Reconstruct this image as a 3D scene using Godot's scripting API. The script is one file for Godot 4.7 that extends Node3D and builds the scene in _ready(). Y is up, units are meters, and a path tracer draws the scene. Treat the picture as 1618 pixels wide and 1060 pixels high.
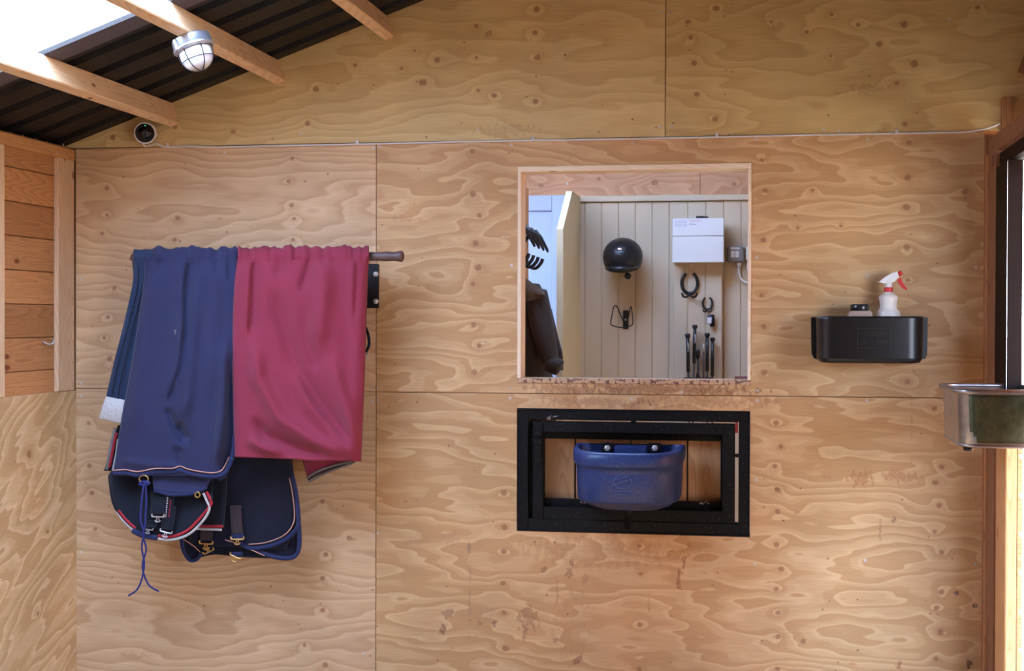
extends Node3D
# A timber stable: plywood back wall with rugs on a rack, a hatch into the tack room,
# a swing-out feeder, a wall manger and a hanging trough, lit by roof skylights.

const EYE := Vector3(0.0, 1.49, 5.7)
const FOCAL := 2260.0            # in pixels of the 1618 x 1060 photograph
const SLOPE := 0.361             # rise of the roof per metre
const RIDGE_X := -0.26
var view := Basis()
var M := {}
var rng := RandomNumberGenerator.new()
var taken := {}


# ------------------------------------------------------------------ measuring
func at(u: float, v: float, z: float) -> Vector3:
	var d := view * Vector3((u - 809.0) / FOCAL, -(v - 530.0) / FOCAL, -1.0)
	return EYE + d * ((z - EYE.z) / d.z)

func at_x(u: float, v: float, x: float) -> Vector3:
	var d := view * Vector3((u - 809.0) / FOCAL, -(v - 530.0) / FOCAL, -1.0)
	return EYE + d * ((x - EYE.x) / d.x)

func roof_y(x: float) -> float:
	return 2.224 + SLOPE * (x + 2.922) if x < RIDGE_X else 2.224 + SLOPE * (RIDGE_X + 2.922) - SLOPE * (x - RIDGE_X)


# ------------------------------------------------------------------ nodes
func numbered(called: String) -> String:
	if not taken.has(called):
		taken[called] = 0
		return called
	taken[called] += 1
	return "%s_%03d" % [called, taken[called]]

func thing(called: String, label: String, category: String, where := Vector3.ZERO, group := "", kind := "") -> Node3D:
	var o := Node3D.new()
	o.name = numbered(called)
	add_child(o)
	o.position = where
	tag(o, label, category, group, kind)
	return o

func tag(o: Node, label: String, category: String, group := "", kind := "") -> void:
	if label: o.set_meta("label", label)
	if category: o.set_meta("category", category)
	if group: o.set_meta("group", group)
	if kind: o.set_meta("kind", kind)

func begin(flat := false) -> SurfaceTool:
	var st := SurfaceTool.new()
	st.begin(Mesh.PRIMITIVE_TRIANGLES)
	st.set_smooth_group(-1 if flat else 0)
	return st

# commits a shape given in world coordinates as one mesh whose origin is its parent's
func put(st: SurfaceTool, called: String, m: Material, parent: Node3D, label := "") -> MeshInstance3D:
	st.generate_normals()
	st.set_material(m)
	return put_mesh(st.commit(), called, m, parent, label)

func put_mesh(mesh: Mesh, called: String, m: Material, parent: Node3D, label := "") -> MeshInstance3D:
	var o := MeshInstance3D.new()
	o.mesh = mesh
	o.name = called
	if m and mesh is PrimitiveMesh: o.material_override = m
	parent.add_child(o, true)
	var base := Vector3.ZERO
	var p: Node = parent
	while p is Node3D and p != self:
		base += p.position
		p = p.get_parent()
	o.position = -base
	if label: o.set_meta("label", label)
	return o


# ------------------------------------------------------------------ shapes
func vert(st: SurfaceTool, p: Vector3, uv: Vector2) -> void:
	st.set_uv(uv)
	st.add_vertex(p)

# corners counter-clockwise as seen from outside
func quad(st: SurfaceTool, a: Vector3, b: Vector3, c: Vector3, d: Vector3, ua := Vector2.ZERO, ub := Vector2.ZERO, uc := Vector2.ZERO, ud := Vector2.ZERO) -> void:
	vert(st, a, ua); vert(st, c, uc); vert(st, b, ub)
	vert(st, a, ua); vert(st, d, ud); vert(st, c, uc)

func tri(st: SurfaceTool, a: Vector3, b: Vector3, c: Vector3, ua := Vector2.ZERO, ub := Vector2.ZERO, uc := Vector2.ZERO) -> void:
	vert(st, a, ua); vert(st, c, uc); vert(st, b, ub)

func box_uv(p: Vector3, n: int, long: int, off: Vector2) -> Vector2:
	var a := long
	var b := 3 - n - long
	if n == long:
		a = (n + 1) % 3
		b = (n + 2) % 3
	return Vector2(p[a], p[b]) + off

# chamfered box, uv in metres with u along the longest side
func box(st: SurfaceTool, c: Vector3, size: Vector3, turn := Basis(), bevel := 0.002) -> void:
	st.set_smooth_group(-1)
	var h := size * 0.5
	var long := size.max_axis_index()
	var off := Vector2(rng.randf() * 3.0, rng.randf() * 3.0)
	var bv := minf(bevel, minf(h.x, minf(h.y, h.z)) * 0.6)
	var pt := func(n: int, s: int, i: int, j: int) -> Vector3:
		var p := Vector3.ZERO
		p[n] = s * h[n]
		p[(n + 1) % 3] = i * (h[(n + 1) % 3] - bv)
		p[(n + 2) % 3] = j * (h[(n + 2) % 3] - bv)
		return p
	for n in 3:
		for s in [-1, 1]:
			var q: Array = [pt.call(n, s, -1, -1), pt.call(n, s, 1, -1), pt.call(n, s, 1, 1), pt.call(n, s, -1, 1)]
			if s < 0: q.reverse()
			quad(st, c + turn * q[0], c + turn * q[1], c + turn * q[2], c + turn * q[3], box_uv(q[0], n, long, off), box_uv(q[1], n, long, off), box_uv(q[2], n, long, off), box_uv(q[3], n, long, off))
	if bv <= 0.0: return
	for n in 3:                                       # the edge between faces n and m, running along k
		var m := (n + 1) % 3
		var k := (n + 2) % 3
		for s in [-1, 1]:
			for t in [-1, 1]:
				var a: Array = []
				for e in [-1, 1]:
					var p := Vector3.ZERO
					p[n] = s * h[n]; p[m] = t * (h[m] - bv); p[k] = e * (h[k] - bv)
					var p2 := Vector3.ZERO
					p2[n] = s * (h[n] - bv); p2[m] = t * h[m]; p2[k] = e * (h[k] - bv)
					a.append(p); a.append(p2)
				var q: Array = [a[0], a[1], a[3], a[2]]
				var out := Vector3.ZERO
				out[n] = s; out[m] = t
				if (q[1] - q[0]).cross(q[2] - q[0]).dot(out) < 0: q.reverse()
				quad(st, c + turn * q[0], c + turn * q[1], c + turn * q[2], c + turn * q[3], box_uv(q[0], n, long, off), box_uv(q[1], n, long, off), box_uv(q[2], n, long, off), box_uv(q[3], n, long, off))
	for sx in [-1, 1]:
		for sy in [-1, 1]:
			for sz in [-1, 1]:
				var a := Vector3(sx * h.x, sy * (h.y - bv), sz * (h.z - bv))
				var b := Vector3(sx * (h.x - bv), sy * h.y, sz * (h.z - bv))
				var d := Vector3(sx * (h.x - bv), sy * (h.y - bv), sz * h.z)
				if (b - a).cross(d - a).dot(Vector3(sx, sy, sz)) < 0:
					var sw := b; b = d; d = sw
				tri(st, c + turn * a, c + turn * b, c + turn * d, Vector2(a.x, a.y) + off, Vector2(b.x, b.y) + off, Vector2(d.x, d.y) + off)

func span(st: SurfaceTool, lo: Vector3, hi: Vector3, bevel := 0.002) -> void:
	var a := lo.min(hi)
	var b := lo.max(hi)
	box(st, (a + b) * 0.5, b - a, Basis(), bevel)

# rings of equal length joined into a skin; the rings turn counter-clockwise seen from the end
func loft(st: SurfaceTool, rings: Array, cap_start := false, cap_end := false, closed := true) -> void:
	var n: int = rings[0].size()
	for i in rings.size() - 1:
		for j in (n if closed else n - 1):
			var k := (j + 1) % n
			var u0 := float(j) / n
			var u1 := float(j + 1) / n
			var v0 := float(i) / (rings.size() - 1)
			var v1 := float(i + 1) / (rings.size() - 1)
			quad(st, rings[i][j], rings[i][k], rings[i + 1][k], rings[i + 1][j], Vector2(u0, v0), Vector2(u1, v0), Vector2(u1, v1), Vector2(u0, v1))
	if cap_start: cap(st, rings[0], true)
	if cap_end: cap(st, rings[-1], false)

func cap(st: SurfaceTool, ring: Array, flip: bool) -> void:
	var c := Vector3.ZERO
	for p in ring: c += p
	c /= ring.size()
	for j in ring.size():
		var k := (j + 1) % ring.size()
		if flip: tri(st, c, ring[k], ring[j])
		else: tri(st, c, ring[j], ring[k])

func tube(st: SurfaceTool, pts: Array, r, segs := 8, caps := true, flat := 1.0) -> void:
	var rings: Array = []
	var side := Vector3.ZERO
	for i in pts.size():
		var dir: Vector3 = (pts[mini(i + 1, pts.size() - 1)] - pts[maxi(i - 1, 0)]).normalized()
		if side == Vector3.ZERO:
			side = dir.cross(Vector3.UP if absf(dir.y) < 0.9 else Vector3.BACK).normalized()
		side = (side - dir * side.dot(dir)).normalized()
		var up := dir.cross(side)
		var rr: float = r[i] if r is Array else r
		var ring: Array = []
		for j in segs:
			var a := TAU * j / segs
			ring.append(pts[i] + (side * cos(a) + up * sin(a) * flat) * rr)
		rings.append(ring)
	loft(st, rings, caps, caps)

# profile of (radius, height) turned about the local y axis of x
func lathe(st: SurfaceTool, prof: Array, segs: int, x: Transform3D, stretch := Vector2.ONE) -> void:
	var rings: Array = []
	for p in prof:
		var ring: Array = []
		for j in segs:
			var a := -TAU * j / segs
			ring.append(x * Vector3(cos(a) * p.x * stretch.x, p.y, sin(a) * p.x * stretch.y))
		rings.append(ring)
	loft(st, rings, prof[0].x > 0.0001, prof[-1].x > 0.0001)

# flat outline (x, y) pushed from z0 to z1 through x
func prism(st: SurfaceTool, poly: PackedVector2Array, z0: float, z1: float, x := Transform3D.IDENTITY, uv_scale := 1.0) -> void:
	st.set_smooth_group(-1)
	if Geometry2D.is_polygon_clockwise(poly):          # screen sense: clockwise for y down means counter-clockwise here
		pass
	var area := 0.0
	for i in poly.size():
		area += poly[i].cross(poly[(i + 1) % poly.size()])
	if area < 0: poly.reverse()
	var ids := Geometry2D.triangulate_polygon(poly)
	for i in range(0, ids.size(), 3):
		var a := poly[ids[i]]
		var b := poly[ids[i + 1]]
		var c := poly[ids[i + 2]]
		if (b - a).cross(c - a) < 0:
			var sw := b; b = c; c = sw
		tri(st, x * Vector3(a.x, a.y, z1), x * Vector3(b.x, b.y, z1), x * Vector3(c.x, c.y, z1), a * uv_scale, b * uv_scale, c * uv_scale)
		tri(st, x * Vector3(a.x, a.y, z0), x * Vector3(c.x, c.y, z0), x * Vector3(b.x, b.y, z0), a * uv_scale, c * uv_scale, b * uv_scale)
	for i in poly.size():
		var a := poly[i]
		var b := poly[(i + 1) % poly.size()]
		quad(st, x * Vector3(a.x, a.y, z0), x * Vector3(b.x, b.y, z0), x * Vector3(b.x, b.y, z1), x * Vector3(a.x, a.y, z1), Vector2(a.x, z0), Vector2(b.x, z0), Vector2(b.x, z1), Vector2(a.x, z1))

func spline(pts: Array, t: float):
	var n := pts.size() - 1
	var f := clampf(t, 0.0, 1.0) * n
	var i := mini(int(f), n - 1)
	f -= i
	var p0 = pts[maxi(i - 1, 0)]
	var p1 = pts[i]
	var p2 = pts[i + 1]
	var p3 = pts[mini(i + 2, n)]
	return 0.5 * ((2.0 * p1) + (p2 - p0) * f + (2.0 * p0 - 5.0 * p1 + 4.0 * p2 - p3) * f * f + (3.0 * p1 - p0 - 3.0 * p2 + p3) * f * f * f)

func curve(pts: Array, n: int) -> Array:
	var a: Array = []
	for i in n + 1: a.append(spline(pts, float(i) / n))
	return a

# grid of points g[row][column] as a sheet of the given thickness, rows running down and columns to the right as seen from the front
func sheet(st: SurfaceTool, g: Array, thick: float, uv_size := Vector2.ONE) -> void:
	var rows := g.size()
	var cols: int = g[0].size()
	var back: Array = []
	for i in rows:
		var line: Array = []
		for j in cols:
			var down: Vector3 = g[mini(i + 1, rows - 1)][j] - g[maxi(i - 1, 0)][j]
			var across: Vector3 = g[i][mini(j + 1, cols - 1)] - g[i][maxi(j - 1, 0)]
			var n := down.cross(across).normalized()
			line.append(g[i][j] - n * thick)
		back.append(line)
	var uv := func(i: int, j: int) -> Vector2: return Vector2(float(j) / (cols - 1), float(i) / (rows - 1)) * uv_size
	for i in rows - 1:
		for j in cols - 1:
			quad(st, g[i][j], g[i + 1][j], g[i + 1][j + 1], g[i][j + 1], uv.call(i, j), uv.call(i + 1, j), uv.call(i + 1, j + 1), uv.call(i, j + 1))
			quad(st, back[i][j], back[i][j + 1], back[i + 1][j + 1], back[i + 1][j], uv.call(i, j), uv.call(i, j + 1), uv.call(i + 1, j + 1), uv.call(i + 1, j))
	for i in rows - 1:
		quad(st, g[i][0], back[i][0], back[i + 1][0], g[i + 1][0], uv.call(i, 0), uv.call(i, 0), uv.call(i + 1, 0), uv.call(i + 1, 0))
		var e := cols - 1
		quad(st, g[i][e], g[i + 1][e], back[i + 1][e], back[i][e], uv.call(i, e), uv.call(i + 1, e), uv.call(i + 1, e), uv.call(i, e))
	for j in cols - 1:
		quad(st, g[0][j], g[0][j + 1], back[0][j + 1], back[0][j], uv.call(0, j), uv.call(0, j + 1), uv.call(0, j + 1), uv.call(0, j))
		var e := rows - 1
		quad(st, g[e][j], back[e][j], back[e][j + 1], g[e][j + 1], uv.call(e, j), uv.call(e, j), uv.call(e, j + 1), uv.call(e, j + 1))


# ------------------------------------------------------------------ materials
func plain(color: Color, rough := 0.6, metal := 0.0, spec := 0.5) -> StandardMaterial3D:
	var m := StandardMaterial3D.new()
	m.albedo_color = color
	m.roughness = rough
	m.metallic = metal
	m.metallic_specular = spec
	return m

func rgb(r: float, g: float, b: float) -> Color:
	return Color(r / 255.0, g / 255.0, b / 255.0)

func noise(seed_: int, freq := 1.0, octaves := 1) -> FastNoiseLite:
	var n := FastNoiseLite.new()
	n.seed = seed_
	n.frequency = freq
	n.noise_type = FastNoiseLite.TYPE_SIMPLEX_SMOOTH
	n.fractal_type = FastNoiseLite.FRACTAL_FBM if octaves > 1 else FastNoiseLite.FRACTAL_NONE
	n.fractal_octaves = octaves
	return n

func noise_tex(seed_: int, freq: float, octaves := 3, size := 256, normal := false, strength := 4.0, ramp: Gradient = null) -> NoiseTexture2D:
	var t := NoiseTexture2D.new()
	t.width = size
	t.height = size
	t.seamless = true
	t.noise = noise(seed_, freq, octaves)
	t.as_normal_map = normal
	t.bump_strength = strength
	if ramp: t.color_ramp = ramp
	return t

func ramp(pairs: Array) -> Gradient:
	var g := Gradient.new()
	g.offsets = PackedFloat32Array(pairs.map(func(p): return p[0]))
	g.colors = PackedColorArray(pairs.map(func(p): return p[1]))
	return g

# sawn softwood: 1024 x 256 pixels for 2 m along the grain by 0.5 m across
func timber_image(seed_: int, light: Color, dark: Color, knots: int) -> ImageTexture:
	var w := 1024
	var h := 256
	var n1 := noise(seed_, 1.0)
	var n2 := noise(seed_ + 7, 1.0)
	var r := RandomNumberGenerator.new()
	r.seed = seed_
	var kk: Array = []
	for i in knots: kk.append(Vector3(r.randf() * 2.0, r.randf() * 0.5, r.randf_range(0.005, 0.012)))
	var data := PackedByteArray()
	data.resize(w * h * 3)
	var red := rgb(122, 66, 34)
	var i := 0
	for y in h:
		var ym := y * 0.5 / h
		for x in w:
			var xm := x * 2.0 / w
			var f := n1.get_noise_2d(xm * 0.7, ym * 9.0) * 5.0
			var near := 9.0
			for k: Vector3 in kk:
				var dx := (xm - k.x) * 0.45
				var dy := ym - k.y
				var q := sqrt(dx * dx + dy * dy) / k.z
				if q < near: near = q
			if near < 5.0: f += 2.5 * exp(-near * near * 0.3)
			f -= floorf(f)
			var g := f * f * 0.8 + n2.get_noise_2d(xm * 5.0, ym * 220.0) * 0.22
			var c := light.lerp(dark, clampf(g, 0.0, 1.0))
			if near < 1.3: c = c.lerp(red, clampf(1.4 - near, 0.0, 0.85))
			data[i] = int(c.r * 255.0); data[i + 1] = int(c.g * 255.0); data[i + 2] = int(c.b * 255.0)
			i += 3
	return ImageTexture.create_from_image(Image.create_from_data(w, h, false, Image.FORMAT_RGB8, data))

func timber(tex: Texture2D, tint := Color.WHITE, rough := 0.75) -> StandardMaterial3D:
	var m := plain(tint, rough)
	m.albedo_texture = tex
	m.uv1_scale = Vector3(0.5, 2.0, 1.0)
	return m

# rotary-cut plywood face, o = {x, y, w, h: metres of the panel; bands, fx, fy, jag, seed; light, mid, dark; knots, pins, marks}
const PPM := 440.0
func plywood(o: Dictionary) -> StandardMaterial3D:
	var w := int(o.w * PPM)
	var h := int(o.h * PPM)
	var n1 := noise(o.seed, 1.0)
	var n2 := noise(o.seed + 3, 1.0, 2)
	var n3 := noise(o.seed + 5, 1.0)
	var n4 := noise(o.seed + 9, 1.0, 2)
	var bands: float = o.bands
	var fx: float = o.fx
	var fy: float = o.fy
	var jag: float = o.jag
	var dirx: float = o.get("skew", 0.0)
	var lift: float = o.get("lift", 2.2)
	var field := PackedFloat32Array()
	field.resize(w * h)
	var i := 0
	for y in h:
		var ym: float = y / PPM
		for x in w:
			var xm: float = x / PPM
			var yy := ym + xm * dirx
			field[i] = n1.get_noise_2d(xm * fx, yy * fy) * bands + n2.get_noise_2d(xm * 3.0, yy * 12.0) * jag + n3.get_noise_2d(xm * 1.7, yy * 5.0) * jag * 1.6 + yy * lift
			i += 1
	var knots: Array = o.knots
	for k in knots:                                   # x, y in world metres, radius
		var cx: float = (k[0] - o.x) * PPM
		var cy: float = (o.y - k[1]) * PPM
		var r: float = k[2] * PPM
		var reach := r * 6.0
		for y in range(maxi(0, int(cy - reach * 0.7)), mini(h, int(cy + reach * 0.7))):
			for x in range(maxi(0, int(cx - reach * 1.8)), mini(w, int(cx + reach * 1.8))):
				var dx := (x - cx) / (r * 3.0)
				var dy := (y - cy) / (r * 2.2)
				field[y * w + x] += 0.8 * exp(-dx * dx - dy * dy)
	var light: Color = o.light
	var mid: Color = o.mid
	var dark: Color = o.dark
	var table: Array = []
	for j in 256:
		var b := j / 255.0
		var c := light
		if o.get("blobs", false):                     # flat patches with pale outlines
			if b < 0.1: c = dark.lerp(light, smoothstep(0.0, 0.05, b))
			elif b < 0.5: c = light.lerp(mid, smoothstep(0.1, 0.3, b))
			else: c = mid.lerp(dark, smoothstep(0.5, 0.62, b) * 0.75 + smoothstep(0.62, 1.0, b) * 0.25)
		else:                                         # fine lines
			if b < 0.15: c = dark.lerp(light, smoothstep(0.0, 0.15, b))
			elif b < 0.5: c = light.lerp(mid, smoothstep(0.15, 0.5, b))
			else: c = mid.lerp(dark, smoothstep(0.5, 1.0, b))
		table.append(c)
	var data := PackedByteArray()
	data.resize(w * h * 3)
	i = 0
	for y in h:
		var ym: float = y / PPM
		for x in w:
			var xm: float = x / PPM
			var f := field[i]
			f -= floorf(f)
			var c: Color = table[int(f * 255.0)]
			var g := 1.0 + n3.get_noise_2d(xm * 7.0, ym * 170.0) * 0.03 + n4.get_noise_2d(xm * 2.0, ym * 2.5) * 0.05
			data[i * 3] = clampi(int(c.r * g * 255.0), 0, 255)
			data[i * 3 + 1] = clampi(int(c.g * g * 255.0), 0, 255)
			data[i * 3 + 2] = clampi(int(c.b * g * 255.0), 0, 255)
			i += 1
	for k in knots: blot(data, w, h, (k[0] - o.x) * PPM, (o.y - k[1]) * PPM, k[2] * PPM, k[2] * PPM * 0.92, k[3] if k.size() > 3 else rgb(140, 90, 55), 0.6, 0.25, n4)
	var r2 := RandomNumberGenerator.new()
	r2.seed = o.seed * 31
	for k in int(o.pins):
		blot(data, w, h, r2.randf() * w, r2.randf() * h, r2.randf_range(1.2, 2.6), r2.randf_range(1.0, 2.0), rgb(104, 62, 36), r2.randf_range(0.4, 0.8), 0.2, n4)
	for k in o.marks:                                 # x, y, half width, half height (metres), colour, strength
		blot(data, w, h, (k[0] - o.x) * PPM, (o.y - k[1]) * PPM, k[2] * PPM, k[3] * PPM, k[4], k[5], 0.9, n2)
	var t := ImageTexture.create_from_image(Image.create_from_data(w, h, false, Image.FORMAT_RGB8, data))
	var m := plain(Color.WHITE, 0.62)
	m.albedo_texture = t
	return m

# a stain or knot with an uneven outline
func blot(data: PackedByteArray, w: int, h: int, cx: float, cy: float, rx: float, ry: float, col: Color, strength: float, ragged: float, n: FastNoiseLite) -> void:
	var grow := 1.0 + ragged
	for y in range(maxi(0, int(cy - ry * grow) - 1), mini(h, int(cy + ry * grow) + 2)):
		for x in range(maxi(0, int(cx - rx * grow) - 1), mini(w, int(cx + rx * grow) + 2)):
			var dx := (x - cx) / rx
			var dy := (y - cy) / ry
			var d := sqrt(dx * dx + dy * dy) + n.get_noise_2d(x * 0.09, y * 0.05) * ragged
			if d >= 1.0: continue
			var a := strength * clampf((1.0 - d) * 3.0, 0.0, 1.0)
			if ragged > 0.5: a *= clampf(0.55 + n.get_noise_2d(x * 0.5 + 40.0, y * 0.28) * 1.3, 0.0, 1.0)
			var q := (y * w + x) * 3
			data[q] = int(lerpf(data[q], col.r * 255.0, a))
			data[q + 1] = int(lerpf(data[q + 1], col.g * 255.0, a))
			data[q + 2] = int(lerpf(data[q + 2], col.b * 255.0, a))

func cloth(color: Color, seed_: int, rough := 0.92, scale := 14.0, bump := 0.35, tex_freq := 0.09) -> StandardMaterial3D:
	var m := plain(Color.WHITE, rough, 0.0, 0.35)
	var lo := color.darkened(0.14)
	var hi := color.lightened(0.06)
	m.albedo_texture = noise_tex(seed_, tex_freq, 4, 256, false, 4.0, ramp([[0.25, lo], [0.75, hi]]))
	m.normal_enabled = true
	m.normal_texture = noise_tex(seed_ + 1, 0.25, 2, 256, true, 3.0)
	m.normal_scale = bump
	m.uv1_triplanar = true
	m.uv1_scale = Vector3.ONE * scale
	m.rim_enabled = true
	m.rim = 0.2
	m.rim_tint = 0.6
	return m

func worn(color: Color, spot: Color, seed_: int, rough := 0.5, scale := 3.0, from := 0.62, to := 0.7, metal := 0.0) -> StandardMaterial3D:
	var m := plain(Color.WHITE, rough, metal)
	m.albedo_texture = noise_tex(seed_, 0.03, 5, 512, false, 4.0, ramp([[0.0, color.darkened(0.15)], [from - 0.1, color], [from, color.lightened(0.03)], [to, spot], [1.0, spot]]))
	m.uv1_triplanar = true
	m.uv1_scale = Vector3.ONE * scale
	return m


# ------------------------------------------------------------------ the place
func _ready() -> void:
	rng.seed = 11
	# --- camera
	var cam := Camera3D.new()
	cam.name = "camera"
	cam.fov = rad_to_deg(2.0 * atan(530.0 / FOCAL))
	cam.near = 0.05
	cam.far = 200.0
	view = Basis.from_euler(Vector3(deg_to_rad(-0.62), deg_to_rad(9.75), deg_to_rad(0.14)))
	cam.transform = Transform3D(view, EYE)
	add_child(cam)
	cam.current = true
	# --- sky and exposure
	var sky := ProceduralSkyMaterial.new()
	sky.sky_top_color = rgb(170, 202, 255)
	sky.sky_horizon_color = rgb(202, 222, 252)
	sky.ground_horizon_color = rgb(190, 182, 170)
	sky.ground_bottom_color = rgb(150, 140, 128)
	sky.sky_curve = 0.2
	sky.sky_energy_multiplier = 1.0
	var env := Environment.new()
	env.background_mode = Environment.BG_SKY
	env.sky = Sky.new()
	env.sky.sky_material = sky
	env.tonemap_mode = Environment.TONE_MAPPER_LINEAR
	env.tonemap_exposure = 32.0
	env.background_energy_multiplier = 1.0
	env.sdfgi_enabled = true
	env.ssao_enabled = true
	env.ssil_enabled = true
	var we := WorldEnvironment.new()
	we.name = "environment"
	we.environment = env
	add_child(we)

	# --- sun, high on the left: through the skylight on to the floor, over the roof on to the added boards across the yard
	var sun := DirectionalLight3D.new()
	sun.name = "sun"
	sun.light_color = rgb(255, 238, 214)
	sun.light_energy = 0.36
	sun.light_angular_distance = 0.6
	sun.shadow_enabled = true
	add_child(sun)
	sun.look_at_from_position(Vector3.ZERO, Vector3(0.55, -0.8, -0.08))

	materials()
	shell()
	back_wall()
	left_wall()
	right_wall()
	roof()
	tack_room()
	feeder()
	wall_manger()
	trough()
	rug_rack()
	rugs()
	fittings()


func materials() -> void:
	var pine := timber_image(5, rgb(226, 194, 154), rgb(202, 163, 120), 5)
	var pine2 := timber_image(23, rgb(208, 168, 124), rgb(176, 132, 90), 7)
	M.pine = timber(pine)
	M.planed = timber(timber_image(41, rgb(242, 220, 190), rgb(226, 198, 162), 2))
	M.pine_new = timber(pine, Color(1.0, 1.0, 1.0))
	M.pine_pink = timber(pine, Color(0.96, 0.94, 0.96))
	M.board = timber(pine2, Color(0.92, 0.82, 0.72))
	M.board2 = timber(pine2, Color(0.85, 0.74, 0.63))
	M.board3 = timber(pine2, Color(0.97, 0.86, 0.75))
	M.orange = timber(pine2, Color(1.0, 0.92, 0.8))
	M.bounce_timber = timber(pine2, Color(1.0, 0.78, 0.56))  # orange of the added yard boards, set for warm bounced light
	M.red_wood = timber(pine2, Color(0.68, 0.56, 0.49))
	M.grey_wood = timber(pine2, Color(0.72, 0.6, 0.54))
	M.dark_wood = timber(pine2, Color(0.14, 0.1, 0.08), 0.65)
	M.dark_wood.metallic_specular = 0.25
	M.back_ply = timber(pine2, Color(1.0, 0.92, 0.84))
	M.feed_board = timber(pine2, Color(0.86, 0.8, 0.74))
	M.concrete = worn(rgb(142, 126, 106), rgb(160, 138, 108), 61, 0.9, 0.6, 0.55, 0.75)
	M.yard = worn(rgb(186, 164, 132), rgb(160, 138, 108), 63, 0.95, 0.3, 0.55, 0.75)
	M.roof = worn(rgb(11, 11, 13), rgb(19, 18, 20), 67, 0.5, 1.2, 0.66, 0.8)
	M.roof.metallic_specular = 0.35
	M.black_paint = worn(rgb(13, 13, 15), rgb(70, 62, 56), 71, 0.55, 5.0, 0.78, 0.84)
	M.black_paint.metallic_specular = 0.32
	M.black_steel = plain(rgb(20, 20, 22), 0.45)
	M.black_plastic = worn(rgb(17, 17, 17), rgb(44, 40, 37), 73, 0.36, 4.0, 0.76, 0.88)
	M.black_letter = plain(rgb(46, 41, 39), 0.6)
	M.blue_plastic = worn(rgb(26, 50, 104), rgb(62, 72, 98), 79, 0.42, 4.0, 0.62, 0.86)
	M.blue_logo = plain(rgb(60, 84, 136), 0.6)
	M.zinc = plain(rgb(206, 206, 204), 0.42, 0.6)
	M.bright_steel = plain(rgb(205, 205, 208), 0.28, 1.0)
	M.brass = plain(rgb(214, 176, 108), 0.3, 1.0)
	M.alu = plain(rgb(198, 202, 208), 0.38, 0.85)
	M.cable = plain(rgb(222, 218, 214), 0.5)
	M.white_plastic = plain(rgb(224, 220, 216), 0.45)
	M.white_paint = plain(rgb(226, 224, 222), 0.5)
	M.lens = plain(rgb(16, 16, 20), 0.12)
	M.red_plastic = plain(rgb(206, 32, 40), 0.4)
	M.wall_paint = plain(rgb(204, 186, 160), 0.6)
	M.cream_paint = plain(rgb(228, 214, 178), 0.6)
	M.daylit_blue_paint = plain(rgb(176, 192, 224), 0.55)  # pale door paint with the blue of the daylight put into its colour
	M.rubber = plain(rgb(92, 68, 62), 0.5)
	M.navy = cloth(rgb(42, 44, 77), 91)
	M.navy_trim = cloth(rgb(28, 36, 78), 93, 0.7)
	M.dark_navy = cloth(rgb(16, 18, 33), 95)
	M.black_navy = cloth(rgb(18, 21, 31), 97)
	M.denim = cloth(rgb(32, 50, 80), 99, 0.8)
	M.burgundy = cloth(rgb(146, 44, 64), 101)
	M.fleece = cloth(rgb(206, 200, 194), 105, 1.0, 8.0, 1.0, 0.2)
	M.red_tape = cloth(rgb(176, 36, 48), 107)
	M.white_tape = cloth(rgb(196, 190, 186), 109)
	M.grey_tape = cloth(rgb(118, 112, 108), 111)
	M.tan_cord = plain(rgb(190, 140, 122), 0.8)
	M.blue_cord = plain(rgb(40, 46, 112), 0.85)
	M.brown_strap = cloth(rgb(56, 42, 44), 113)
	M.coat = cloth(rgb(54, 42, 36), 115, 0.6)
	M.coat_collar = cloth(rgb(84, 62, 44), 117, 0.85)
	var ground := plain(Color(0.9, 0.95, 1.0, 0.12), 0.05)
	ground.transparency = BaseMaterial3D.TRANSPARENCY_ALPHA
	M.pane = ground
	var opal := plain(rgb(226, 224, 224), 0.22)
	opal.subsurf_scatter_enabled = true
	opal.subsurf_scatter_strength = 0.2
	M.opal = opal


# ------------------------------------------------------------------ shell outside the picture: floor, other walls, yard
func shell() -> void:
	var f := thing("floor", "dusty matted stable floor", "floor", Vector3.ZERO, "", "structure")
	var st := begin(true)
	span(st, Vector3(-3.1, -0.2, -2.3), Vector3(2.4, -0.08, 7.2), 0.0)
	put(st, "slab", M.concrete, f)
	var y := thing("yard_ground", "pale concrete yard outside the stable", "ground", Vector3.ZERO, "", "structure")
	st = begin(true)
	span(st, Vector3(-30, -0.4, -30), Vector3(30, -0.21, 30), 0.0)
	put(st, "slab", M.yard, y)
	var nb := thing("wall_added_reflector", "added boarded timber wall across the yard that bounces warm light into the doorway", "building", Vector3.ZERO, "", "structure")
	for k in 16:  # boards added to throw warm sunlight back through the doorway
		st = begin(true)
		span(st, Vector3(3.9, -0.13 + 0.2 * k, -3.0), Vector3(3.94 - 0.01 * (k % 2), 0.065 + 0.2 * k, 3.0), 0.006)
		put(st, "board", M.bounce_timber, nb)
	var w := thing("wall_front", "timber stable wall behind the viewer", "wall", Vector3.ZERO, "", "structure")
	st = begin(true)
	var p := PackedVector2Array([Vector2(-3.06, -0.08), Vector2(0.9, -0.08), Vector2(0.9, roof_y(0.9) + 0.03), Vector2(RIDGE_X, roof_y(RIDGE_X) + 0.03), Vector2(-3.06, roof_y(-3.06) + 0.03)])
	prism(st, p, 7.0, 7.1)
	put(st, "panel", M.board, w)


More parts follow.
